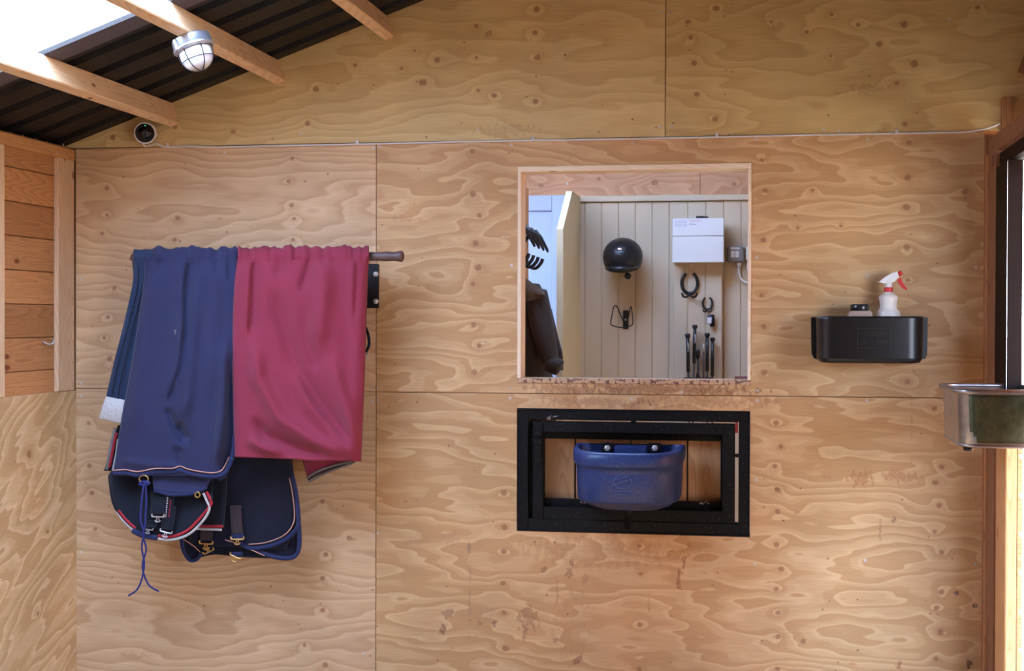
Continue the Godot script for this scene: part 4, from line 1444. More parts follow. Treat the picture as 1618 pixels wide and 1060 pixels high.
func feeder() -> void:
	var o := thing("swing_feeder_frame", "black painted steel frame of the swing-out feeder set in the wall", "frame", Vector3(-0.49, 0.64, -0.03))
	var a := Vector3(-0.956, 0.639, 0)
	var b := Vector3(-0.0285, 1.132, 0)
	bar_frame(o, "outer_bar", M.black_paint, a, b, 0.045, 0.043, 0.044, 0.05, -0.05, 0.002)
	bar_frame(o, "outer_lip", M.black_paint, a + Vector3(0.001, 0.001, 0), b - Vector3(0.001, 0.001, 0), 0.006, 0.006, 0.006, 0.006, -0.07, 0.006)
	# swing frame
	var sa := at(841, 819.5, 0.0)
	var sb := at(1161.5, 670.0, 0.0)
	bar_frame(o, "swing_bar", M.black_paint, sa, sb, 0.044, 0.044, 0.05, 0.05, -0.04, 0.0)
	var ia := at(846, 799.5, -0.045)
	var ib := at(1158, 684, -0.045)
	bar_frame(o, "inner_bar", M.black_paint, ia, ib, 0.036, 0.034, 0.048, 0.032, -0.075, -0.042)
	# pivots and catch
	for q in [[992, 828, 10, 18], [1001, 663.5, 8, 8], [1163.5, 720, 10, 5]]:
		var c := at(q[0], q[1], 0.0)
		var st := begin(true)
		box(st, Vector3(c.x, c.y, -0.01), Vector3(q[2] / 393.0, q[3] / 393.0, 0.03), Basis(), 0.003)
		put(st, "pivot", M.black_paint, o)
	var st := begin()
	lathe(st, [Vector2(0.008, 0.0), Vector2(0.008, 0.06), Vector2(0.011, 0.06), Vector2(0.011, 0.068)], 12, Transform3D(Basis(), at(992, 828, 0.008) + Vector3(0, -0.02, 0)))
	put(st, "pivot_pin", M.black_paint, o)
	var c0 := at(844, 732, 0.006)
	var c1 := at(856, 681, 0.006)
	st = begin(true)
	span(st, Vector3(c0.x, c0.y, 0.0005), Vector3(c1.x, c1.y, 0.014), 0.003)
	put(st, "catch_plate", M.black_paint, o)
	for v in [[681, 688], [693, 701]]:
		var p0 := at(844, v[1], 0.014)
		var p1 := at(857, v[0], 0.014)
		st = begin(true)
		span(st, Vector3(p0.x, p0.y, 0.0145), Vector3(p1.x, p1.y, 0.024), 0.002)
		put(st, "catch_lug", M.black_paint, o)
	var r0 := at(1161.5, 684, 0.0)
	var r1 := at(1166, 665, 0.0)
	st = begin(true)
	span(st, Vector3(r0.x, r0.y, -0.012), Vector3(r1.x, r1.y, -0.002), 0.001)
	put(st, "catch_handle", plain(rgb(140, 34, 30), 0.5), o, "small red catch handle")
	var hb0 := at(834, 823, 0.0)
	var hb1 := at(843, 668, 0.0)
	st = begin(true)
	span(st, Vector3(hb0.x, hb0.y, -0.048), Vector3(hb1.x, hb1.y, -0.034), 0.001)
	put(st, "gap_cover_bar", M.black_paint, o)  # added black bar that closes the bright gap at the left
	var bk0 := at(848, 797, -0.1)
	var bk1 := at(1154, 690, -0.1)
	st = begin(true)
	span(st, Vector3(bk0.x, bk0.y, -0.104), Vector3(bk1.x, bk1.y, -0.098), 0.0)
	put(st, "back_plate", M.black_steel, o)  # added dark backing that stops light between the boards
	# boards behind the manger
	var uj := [852, 909, 997, 1086, 1150]
	for i in 4:
		var p0 := at(uj[i], 797, -0.08)
		var p1 := at(uj[i + 1], 690, -0.08)
		st = begin(true)
		box(st, Vector3((p0.x + p1.x) * 0.5, (p0.y + p1.y) * 0.5, -0.087), Vector3(p1.x - p0.x - 0.005, p1.y - p0.y, 0.018), Basis(), 0.002)
		put(st, "back_board", M.feed_board, o)
	# straw dust on the ledges
	for q in [[873, 660, 5], [868, 663, 3], [1112, 797, 9], [920, 795, 12]]:
		var c := at(q[0], q[1], 0.004)
		st = begin()
		for k in 5:
			var d := Vector3(rng.randf_range(-1, 1) * q[2] / 393.0, rng.randf_range(0, 0.006), 0.0)
			tube(st, [c + d, c + d + Vector3(rng.randf_range(-0.015, 0.015), rng.randf_range(0.0, 0.008), 0.003)], 0.0011, 4)
		put(st, "straw", M.fleece, o)

	# blue manger
	var mg := thing("blue_manger", "blue plastic half-round manger bolted to the black feeder frame", "manger", at(994, 806, 0.1))
	var zb := 0.012
	var cl := at(910, 700, zb)
	var cr := at(1084, 700, zb)
	var cx := (cl.x + cr.x) * 0.5
	var hw := (cr.x - cl.x) * 0.5
	var yt := at(994, 701, zb).y
	var rings: Array = []
	# scale of the outline, depth, height at the back, fall towards the front
	for q in [[0.86, 0.20, yt - 0.16, 0.0], [0.86, 0.215, yt - 0.07, 0.0], [0.88, 0.225, yt - 0.012, 0.012], [0.91, 0.237, yt - 0.001, 0.014], [0.97, 0.252, yt, 0.016], [1.0, 0.262, yt - 0.008, 0.018], [1.0, 0.264, yt - 0.045, 0.018], [0.985, 0.258, yt - 0.055, 0.018], [0.955, 0.248, yt - 0.06, 0.018], [0.95, 0.246, yt - 0.09, 0.014], [0.925, 0.24, yt - 0.195, 0.008], [0.9, 0.23, yt - 0.208, 0.006], [0.83, 0.2, yt - 0.216, 0.003], [0.74, 0.17, yt - 0.234, 0.0], [0.55, 0.12, yt - 0.25, 0.0], [0.2, 0.05, yt - 0.256, 0.0]]:
		rings.append(half_round(cx, hw * q[0], zb, q[1], q[2], q[3]))
	st = begin()
	loft(st, rings, true, true)
	put(st, "bowl", M.blue_plastic, mg)
	var kc := at(994, 711, zb + 0.02)
	st = begin(true)
	span(st, Vector3(at(971, 700, zb).x, yt - 0.05, zb + 0.0005), Vector3(at(1023, 700, zb).x, yt - 0.006, zb + 0.026), 0.006)
	put(st, "back_boss", M.blue_plastic, mg)
	for u in [959.5, 1034.5]:
		var c := at(u, 708, zb + 0.022)
		st = begin(true)
		box(st, c + Vector3(0, 0, -0.012), Vector3(0.05, 0.04, 0.012), Basis(), 0.003)
		var plate := put(st, "bolt_plate", M.black_paint, mg)
		st = begin()
		lathe(st, [Vector2(0.013, 0.0), Vector2(0.013, 0.006), Vector2(0.009, 0.009), Vector2(0.0, 0.0095)], 6, Transform3D(Basis(Vector3.RIGHT, PI / 2), c + Vector3(0, 0, -0.006)))
		put(st, "bolt", M.zinc, plate)
	st = begin()
	lathe(st, [Vector2(0.01, 0.0), Vector2(0.012, 0.02), Vector2(0.02, 0.03)], 12, Transform3D(Basis(), Vector3(cx, yt - 0.284, zb + 0.03)))
	put(st, "drain_plug", M.black_plastic, mg)
	# raised maker's mark: an oval crossed by a slanting banner, two lines of print below
	st = begin()
	var lc := at(984, 761, zb + 0.247)
	var ov: Array = []
	for j in 33:
		var t := TAU * j / 32.0
		ov.append(lc + Vector3(cos(t) * 0.034, sin(t) * 0.026, -0.0015))
	tube(st, ov, 0.0022, 5, false)
	var bn := [lc + Vector3(-0.04, -0.012, 0), lc + Vector3(0.03, 0.008, 0), lc + Vector3(0.026, 0.022, 0), lc + Vector3(-0.038, 0.004, 0), lc + Vector3(-0.04, -0.012, 0)]
	tube(st, bn, 0.0022, 5, false)
	tube(st, [lc + Vector3(-0.04, -0.03, 0), lc + Vector3(0.02, -0.012, 0), lc + Vector3(0.018, -0.026, 0)], 0.0012, 5)
	put(st, "raised_logo", M.blue_logo, mg)
	for q in [[0.058, 776.5, -0.006], [0.07, 781, 0.0]]:
		var lp := at(986, q[1], zb + 0.246)
		st = begin(true)
		var x: float = lp.x - q[0] * 0.5 + q[2]
		while x < lp.x + q[0] * 0.5:
			var l := rng.randf_range(0.003, 0.007)
			box(st, Vector3(x + l * 0.5, lp.y, lp.z - 0.001), Vector3(l, 0.005, 0.0022), Basis(), 0.0005)
			x += l + 0.0018
		put(st, "raised_print", M.blue_logo, mg)

# half-ellipse in plan with a straight back, counter-clockwise seen from above
func half_round(cx: float, hw: float, z0: float, depth: float, y: float, fall: float) -> Array:
	var ring: Array = []
	var n := 40
	for j in n:
		var a := PI * j / (n - 1.0)
		var c := cos(a)
		var s := sin(a)
		var e := 0.62                                   # squarer than an ellipse
		var px := signf(c) * pow(absf(c), e) * hw
		var pz := pow(s, e) * depth
		ring.append(Vector3(cx + px, y - fall * pz / depth, z0 + 0.001 + pz))
	for j in range(1, 12):
		ring.append(Vector3(cx - hw + 2.0 * hw * j / 12.0, y, z0))
	ring.reverse()
	return ring

# rectangle in plan with rounded front corners (or all four), seen from above
func rounded(cx: float, cz: float, hx: float, hz: float, rf: float, rb: float, y: float) -> Array:
	var ring: Array = []
	var spec := [[1, 1, rf, 0.0], [-1, 1, rf, 90.0], [-1, -1, rb, 180.0], [1, -1, rb, 270.0]]
	for q in spec:
		for j in 10:
			var a := deg_to_rad(q[3] + 90.0 * j / 9.0)
			ring.append(Vector3(cx + q[0] * (hx - q[2]) + cos(a) * q[2], y, cz + q[1] * (hz - q[2]) + sin(a) * q[2]))
	ring.reverse()
	return ring


# ------------------------------------------------------------------ black manger on the wall with its bottles
func wall_manger() -> void:
	var z1 := 0.185
	var l := at(1290, 500, 0.12)
	var r := at(1459.5, 500, 0.12)
	var cx := (l.x + r.x) * 0.5
	var hx := (r.x - l.x) * 0.5
	var yt := at(1372, 499.5, z1).y
	var yb := at(1372, 567, z1).y
	var o := thing("black_manger", "black plastic wall manger stamped with its maker's name", "manger", Vector3(cx, yb - 0.015, 0.09))
	var rings: Array = []
	var cz := (z1 + 0.004) * 0.5
	for q in [[-0.012, yb + 0.022, 0.052], [-0.011, yt - 0.006, 0.056], [-0.006, yt, 0.06], [0.0, yt - 0.003, 0.064], [-0.001, yt - 0.012, 0.064], [-0.004, yb + 0.004, 0.06], [-0.004, yb, 0.06], [-0.014, yb - 0.014, 0.05], [-0.03, yb - 0.017, 0.04]]:
		rings.append(rounded(cx, cz, hx + q[0], z1 * 0.5 + q[0] * 0.6, q[2], 0.006, q[1]))
	var st := begin()
	loft(st, rings, true, true)
	put(st, "tray", M.black_plastic, o)
	# back flange screwed to the wall
	var f0 := at(1281, 501, 0.0)
	var f1 := at(1464.5, 501, 0.0)
	st = begin()
	var fr: Array = []
	for zz in [0.001, 0.022]:
		var ring: Array = []
		for q in [[f0.x, yt - 0.004, 0.006], [f0.x + 0.004, yb - 0.006, 0.03], [f1.x - 0.002, yb - 0.006, 0.03], [f1.x, yt - 0.004, 0.006]]:
			ring.append(Vector3(q[0], q[1], zz))
		fr.append(ring)
	prism(st, PackedVector2Array([Vector2(f0.x, yt - 0.004), Vector2(f0.x + 0.003, yb + 0.016), Vector2(f0.x + 0.012, yb - 0.003), Vector2(f0.x + 0.03, yb - 0.009), Vector2(cx, yb - 0.018), Vector2(f1.x - 0.03, yb - 0.008), Vector2(f1.x - 0.008, yb - 0.002), Vector2(f1.x - 0.001, yb + 0.016), Vector2(f1.x, yt - 0.004)]), 0.001, 0.03)
	put(st, "back_flange", M.black_plastic, o)
	# stamped frame and name
	var p := at(1381, 534.5, z1)
	var zf := z1 + 0.0035
	st = begin(true)
	var hw := 0.0585
	var hh := 0.037
	for q in [[0, hh, hw * 2, 0.002], [0, -hh, hw * 2, 0.002], [-hw, 0, 0.002, hh * 2], [hw, 0, 0.002, hh * 2]]:
		box(st, Vector3(p.x + q[0], p.y + q[1], zf), Vector3(q[2], q[3], 0.002), Basis(), 0.0005)
	put(st, "stamped_border", M.black_letter, o)
	for q in [["STUBBS", 0.016], ["ENGLAND", -0.016]]:
		var tm := TextMesh.new()
		var font := SystemFont.new()
		font.font_names = PackedStringArray(["Droid Sans"])
		tm.font = font
		tm.text = q[0]
		tm.font_size = 32
		tm.pixel_size = 0.00072
		tm.depth = 0.0016
		tm.material = M.black_letter
		var t := MeshInstance3D.new()
		t.name = "stamped_name"
		t.mesh = tm
		o.add_child(t, true)
		t.position = Vector3(p.x, p.y + q[1], zf) - o.position
		t.set_meta("label", "raised letters " + q[0])
	# spray bottle
	var floor_y := yb + 0.0225
	var c := at(1403.5, 497, 0.07)
	var sb := thing("spray_bottle", "white trigger spray bottle with red collar standing in the black manger", "bottle", Vector3(c.x, floor_y, c.z))
	var k := 1.0 / 402.0
	var y0 := at(1403, 498, 0.07).y
	var prof: Array = [Vector2(0.0, floor_y), Vector2(16.0 * k, floor_y + 0.001), Vector2(18.0 * k, floor_y + 0.006), Vector2(18.5 * k, y0 - 0.01)]
	for q in [[18.0, 495], [17.6, 493], [16.5, 491], [13.6, 488.5], [12.8, 485], [12.6, 480], [13.4, 475], [14.4, 471], [14.0, 468.5], [12.6, 467], [9.5, 464.5], [6.4, 462], [6.0, 461]]:
		prof.append(Vector2(q[0] * k, at(1403, q[1], 0.07).y))
	st = begin()
	lathe(st, prof, 28, Transform3D(Basis(), Vector3(c.x, 0, c.z)))
	put(st, "bottle", plain(rgb(226, 216, 204), 0.35), sb)
	st = begin()
	lathe(st, [Vector2(6.6, 460.9), Vector2(6.8, 460), Vector2(6.4, 454.6), Vector2(6.2, 453.8)].map(func(q): return Vector2(q.x * k, at(1403, q.y, 0.07).y)), 22, Transform3D(Basis(), Vector3(c.x, 0, c.z)))
	put(st, "collar", M.red_plastic, sb)
	st = begin()
	lathe(st, [Vector2(5.8, 453.7), Vector2(5.6, 449), Vector2(5.2, 444), Vector2(4.0, 441), Vector2(0.01, 440)].map(func(q): return Vector2(q.x * k, at(1403, q.y, 0.07).y)), 20, Transform3D(Basis(), Vector3(c.x, 0, c.z)))
	put(st, "neck", M.white_plastic, sb)
	# head: outline traced in the plane of the trigger
	st = begin(true)
	var hd := PackedVector2Array()
	for q in [[1384, 445], [1389, 445], [1394, 441], [1400, 436.5], [1409, 431.5], [1417.5, 429], [1420, 437], [1413, 445], [1407, 447.5], [1396.5, 447.5], [1390, 446]]:
		var w := at(q[0], q[1], 0.07)
		hd.append(Vector2(w.x, w.y))
	prism(st, hd, 0.07 - 0.011, 0.07 + 0.011)
	put(st, "trigger_head", M.white_plastic, sb)
	st = begin(true)
	var tr := PackedVector2Array()
	for q in [[1418, 442], [1423.5, 438], [1424.5, 444], [1428, 450], [1434, 457.5], [1431, 458], [1425, 454], [1419.5, 447]]:
		var w := at(q[0], q[1], 0.07)
		tr.append(Vector2(w.x, w.y))
	prism(st, tr, 0.07 - 0.008, 0.07 + 0.008)
	put(st, "trigger", M.red_plastic, sb)
	st = begin()
	tube(st, [at(1419, 433.5, 0.07), at(1425, 430.5, 0.07)], 0.009, 10)
	put(st, "nozzle", M.red_plastic, sb)
	# small square bottle with a black cap
	var b0 := at(1339, 499, 0.09)
	var b1 := at(1378, 499, 0.09)
	var bt := at(1358, 491.5, 0.09).y
	var jx := (b0.x + b1.x) * 0.5
	var jh := (b1.x - b0.x) * 0.5
	var jar := thing("squat_jar", "squat clear-shouldered jar with a black cap in the black manger", "jar", Vector3(jx, floor_y, 0.09))
	var jr: Array = []
	for q in [[0.9, floor_y, 0.02], [1.0, floor_y + 0.006, 0.02], [1.0, bt - 0.022, 0.02], [0.97, bt - 0.008, 0.02], [0.88, bt, 0.02], [0.5, bt + 0.001, 0.015]]:
		jr.append(rounded(jx, 0.09, jh * q[0], jh * q[0] * 0.9, q[2], q[2], q[1]))
	jr.reverse()
	st = begin()
	loft(st, jr, true, true)
	put(st, "jar_body", plain(rgb(188, 160, 140), 0.2), jar)
	var ct := at(1358, 480.5, 0.09).y
	st = begin()
	lathe(st, [Vector2(0.034, bt + 0.0015), Vector2(0.0355, bt + 0.004), Vector2(0.0355, ct - 0.003), Vector2(0.033, ct), Vector2(0.001, ct)], 28, Transform3D(Basis(), Vector3(jx + 0.0, 0, 0.09)))
	put(st, "cap", plain(rgb(30, 30, 34), 0.25), jar)


# ------------------------------------------------------------------ galvanised trough at the right
func trough() -> void:
	var zn := 0.9
	var zf := 0.42
	var xl := 0.637
	var xr := 0.916
	var yt := 1.27
	var yb := 1.078
	var o := thing("metal_trough", "dull green and galvanised metal trough hung at the doorway", "trough", Vector3((xl + xr) * 0.5, yb, (zn + zf) * 0.5))
	var gm := plain(Color.WHITE, 0.46, 0.35)
	gm.albedo_texture = noise_tex(501, 0.012, 5, 512, false, 4.0, ramp([[0.0, rgb(66, 72, 54)], [0.4, rgb(78, 86, 62)], [0.6, rgb(90, 98, 72)], [0.75, rgb(76, 82, 60)], [1.0, rgb(104, 104, 86)]]))
	gm.uv1_triplanar = true
	gm.uv1_scale = Vector3.ONE * 2.2
	var zm := plain(Color.WHITE, 0.32, 0.9)
	zm.albedo_texture = noise_tex(503, 0.02, 4, 256, false, 4.0, ramp([[0.0, rgb(150, 146, 146)], [0.6, rgb(176, 172, 170)], [1.0, rgb(134, 132, 128)]]))
	zm.uv1_triplanar = true
	zm.uv1_scale = Vector3.ONE * 2.5
	var cx := (xl + xr) * 0.5
	var cz := (zn + zf) * 0.5
	var hx := (xr - xl) * 0.5
	var hz := (zn - zf) * 0.5
	var ring := func(g: float, y: float, r: float) -> Array: return rounded(cx, cz, hx + g, hz + g, r, r, y)
	var st := begin()
	loft(st, [ring.call(-0.016, yb + 0.004, 0.06), ring.call(-0.008, yt - 0.014, 0.066), ring.call(-0.006, yt - 0.013, 0.066), ring.call(-0.006, yt - 0.016, 0.066), ring.call(-0.012, yb + 0.012, 0.06), ring.call(-0.016, yb + 0.004, 0.058), ring.call(-0.026, yb, 0.05)], true, true)
	put(st, "basin", zm, o, "bare galvanised metal sides")
	# painted panels on the end that faces the viewer: a thin skin wrapping from the flat on to the corner
	var gp := begin()
	var rows: Array = []
	for i in 11:
		var t := i / 10.0
		var y := lerpf(yt - 0.02, yb + 0.018, t)
		var g := lerpf(-0.0062, -0.0125, t)
		var full := rounded(cx, cz, hx + g + 0.0012, hz + g + 0.0012, 0.064, 0.064, y)
		full.reverse()
		var line: Array = []
		# front side: from the left front corner (second block) back to the right front corner (first block)
		for j in range(13, -1, -1): line.append(full[j])
		rows.append(line)
	sheet(gp, rows, 0.001)
	put(gp, "green_paint_end", gm, o, "worn green painted end")
	# rolled rim
	st = begin()
	var rim: Array = rounded(cx, cz, hx, hz, 0.07, 0.07, yt - 0.008)
	rim.append(rim[0])
	rim.append(rim[1])
	tube(st, rim, 0.0085, 10, false)
	put(st, "rolled_rim", zm, o)
	# bead round the foot and a rubber stop
	st = begin()
	var bead: Array = rounded(cx, cz, hx - 0.013, hz - 0.013, 0.06, 0.06, yb + 0.008)
	bead.append(bead[0])
	bead.append(bead[1])
	tube(st, bead, 0.005, 8, false)
	put(st, "foot_bead", zm, o)
	st = begin()
	var fp := at(1530, 706, zn - 0.06)
	lathe(st, [Vector2(0.012, yb - 0.012), Vector2(0.015, yb - 0.009), Vector2(0.017, yb + 0.0)], 14, Transform3D(Basis(), Vector3(fp.x, 0, fp.z)))
	put(st, "rubber_foot", M.black_plastic, o)
	# hooks over the slip rail
	for z in [0.5, 0.8]:
		st = begin()
		tube(st, [Vector3(xr + 0.002, yt - 0.02, z), Vector3(xr + 0.006, yt + 0.004, z), Vector3(0.962, yt + 0.004, z), Vector3(0.968, yt - 0.03, z)], 0.005, 6)
		put(st, "hanging_hook", M.zinc, o)


# ------------------------------------------------------------------ rug rack
const POLE_Z := 0.24
func rug_rack() -> void:
	var a := at(207, 407, POLE_Z)
	var b := at(638, 405, POLE_Z)
	var y := (a.y + b.y) * 0.5
	a.y = y
	b.y = y
	var o := thing("rug_rack", "brown rubber-sleeved rug pole on a black wall bracket", "rack", Vector3((a.x + b.x) * 0.5, y, POLE_Z))
	var st := begin()
	var L := b.x - a.x
	var pts: Array = []
	var rad: Array = []
	for q in [[0.0, 0.006], [0.003, 0.014], [0.01, 0.0175], [0.02, 0.0175], [L - 0.09, 0.0172], [L - 0.08, 0.019], [L - 0.06, 0.0195], [L - 0.045, 0.0178], [L - 0.03, 0.0185], [L - 0.016, 0.0225], [L - 0.006, 0.0215], [L - 0.001, 0.014], [L, 0.006]]:
		pts.append(a + Vector3(q[0], 0, 0))
		rad.append(q[1])
	tube(st, pts, rad, 18)
	put(st, "pole", M.rubber, o)
	for u in [586.0, 300.0]:
		var c := at(u, 451, 0.0)
		st = begin(true)
		span(st, Vector3(c.x - 0.038, at(u, 487, 0.0).y, 0.0005), Vector3(c.x + 0.036, at(u, 417, 0.0).y, 0.008), 0.002)
		var pl := put(st, "wall_plate", M.black_steel, o)
		for v in [433.0, 476.0]:
			var bp := at(u + 8, v, 0.008)
			st = begin()
			lathe(st, [Vector2(0.012, 0.0), Vector2(0.012, 0.006), Vector2(0.008, 0.009), Vector2(0.0, 0.01)], 6, Transform3D(Basis(Vector3.RIGHT, PI / 2), bp))
			put(st, "bolt", M.zinc, pl)
		st = begin(true)
		span(st, Vector3(c.x - 0.02, y - 0.012, 0.0085), Vector3(c.x - 0.012, y + 0.012, POLE_Z - 0.012), 0.001)
		put(st, "arm", M.black_steel, o)
		st = begin()
		tube(st, [Vector3(c.x - 0.016, at(u, 480, 0.0).y, 0.012), Vector3(c.x - 0.016, y - 0.014, POLE_Z - 0.03)], 0.007, 8)
		put(st, "strut", M.black_steel, o)


# ------------------------------------------------------------------ rugs
func fold_sum(folds: Array, u: float, v: float) -> float:
	var p := Vector2(u, v)
	var z := 0.0
	for f in folds:
		var pts: Array = f[0]
		var w: float = f[1] * 0.92
		var best := 1e9
		var sgn := 1.0
		var run := 0.0
		for i in pts.size() - 1:
			var a: Vector2 = pts[i]
			var b: Vector2 = pts[i + 1]
			var q := Geometry2D.get_closest_point_to_segment(p, a, b)
			var d := p.distance_to(q)
			if d < best:
				best = d
				sgn = signf((b - a).cross(p - a))
				run = (i + (q - a).length() / maxf((b - a).length(), 0.01)) / (pts.size() - 1.0)
		if best > w * 4.0: continue
		var e := 1.0
		if f.size() > 4: e = smoothstep(0.0, f[4], run) * smoothstep(0.0, f[4], 1.0 - run)
		if f[3] == 0: z += f[2] * 2.5 * e * exp(-best * best / (w * w))
		else: z += f[2] * 1.5 * e * tanh(sgn * best / (w * 0.35)) * exp(-best * best / (w * w * 4.0))
	return z

# a rug hung over the pole: left and right edges down the front, in pixels
func hang(L: Array, R: Array, radius: float, zf: Callable, rows: int, cols: int, back_len: float, bumps: float, seed_: int) -> Array:
	var y := at(420, 406, POLE_Z).y
	var n := noise(seed_, 1.0)
	var g: Array = []
	var l0: Vector2 = L[0]
	var r0: Vector2 = R[0]
	L = L.duplicate()
	R = R.duplicate()
	L[0] = Vector2(l0.x, 405.5)
	R[0] = Vector2(r0.x, 404.0)
	var line := func(k: float, a: float, down: float) -> Array:
		var row: Array = []
		for j in cols + 1:
			var s := float(j) / cols
			var u := lerpf(l0.x, r0.x, lerpf(k, 1.0 - k, s))
			var rr := radius * (1.0 + bumps * (n.get_noise_2d(u * 0.045, 0.0) + 0.6 * n.get_noise_2d(u * 0.11, 5.0)))
			var x := at(u, 404, POLE_Z + sin(a) * rr).x
			row.append(Vector3(x, y + cos(a) * rr - down, POLE_Z + sin(a) * rr))
		return row
	for i in 5: g.append(line.call(0.1 * (1.0 - i / 5.0), -PI * 0.5, back_len * (1.0 - i / 5.0)))
	for i in 9: g.append(line.call(0.0, lerpf(-PI * 0.5, PI * 0.49, i / 8.0), 0.0))
	for i in range(1, rows + 1):
		var t := float(i) / rows
		var row: Array = []
		var l: Vector2 = spline(L, t)
		var r: Vector2 = spline(R, t)
		for j in cols + 1:
			var s := float(j) / cols
			var p := l.lerp(r, s)
			var rr := radius * (1.0 + bumps * (n.get_noise_2d(p.x * 0.045, 0.0) + 0.6 * n.get_noise_2d(p.x * 0.11, 5.0)))
			row.append(at(p.x, p.y, lerpf(POLE_Z + rr, zf.call(s, t, p.x, p.y), smoothstep(0.0, 0.14, t))))
		g.append(row)
	return g

func V(x: float, y: float) -> Vector2:
	return Vector2(x, y)

func piping(uvs: Array, zf: Callable, r: float, called: String, m: Material, parent: Node3D, n := 40, flat := 1.0) -> MeshInstance3D:
	var pts: Array = []
	for p in curve(uvs, n): pts.append(at(p.x, p.y, zf.call(p.x, p.y)))
	var st := begin()
	tube(st, pts, r, 7, true, flat)
	return put(st, called, m, parent)

func buckle(c: Vector3, s: float, turn: float, m: Material, parent: Node3D, dir := 1.0) -> void:
	# T-hook surcingle clip: a bar with turned ends, a short stem and a hook
	var b := Basis(Vector3.BACK, turn)
	var st := begin()
	tube(st, curve([c + b * Vector3(-s, 0.4 * s, 0), c + b * Vector3(-s * 0.95, 0.05 * s, 0), c + b * Vector3(-s * 0.6, 0, 0), c, c + b * Vector3(s * 0.6, 0, 0), c + b * Vector3(s * 0.95, 0.05 * s, 0), c + b * Vector3(s, 0.4 * s, 0)], 24), s * 0.13, 7)
	tube(st, [c + b * Vector3(-s * 0.16, 0, 0), c + b * Vector3(-s * 0.16, -s * 0.55 * dir, 0.001)], s * 0.1, 6)
	tube(st, [c + b * Vector3(s * 0.16, 0, 0), c + b * Vector3(s * 0.16, -s * 0.55 * dir, 0.001)], s * 0.1, 6)
	tube(st, curve([c + b * Vector3(-s * 0.42, -s * 0.5 * dir, 0.002), c + b * Vector3(-s * 0.25, -s * 0.72 * dir, 0.003), c + b * Vector3(s * 0.25, -s * 0.72 * dir, 0.003), c + b * Vector3(s * 0.42, -s * 0.5 * dir, 0.002)], 12), s * 0.11, 6)
	put(st, "buckle", m, parent)

func strap(parent: Node3D, m: Material, uvs: Array, half: float, z0: float, z1: float, called := "strap") -> MeshInstance3D:
	var g: Array = []
	var c := curve(uvs, 10)
	for i in c.size():
		var p: Vector2 = c[i]
		var row: Array = []
		for j in 5: row.append(at(p.x + lerpf(-half, half, j / 4.0), p.y, lerpf(z0, z1, float(i) / (c.size() - 1)) + 0.001 * sin(j * 0.8)))
		g.append(row)
	var st := begin()
	sheet(st, g, 0.003)
	return put(st, called, m, parent)

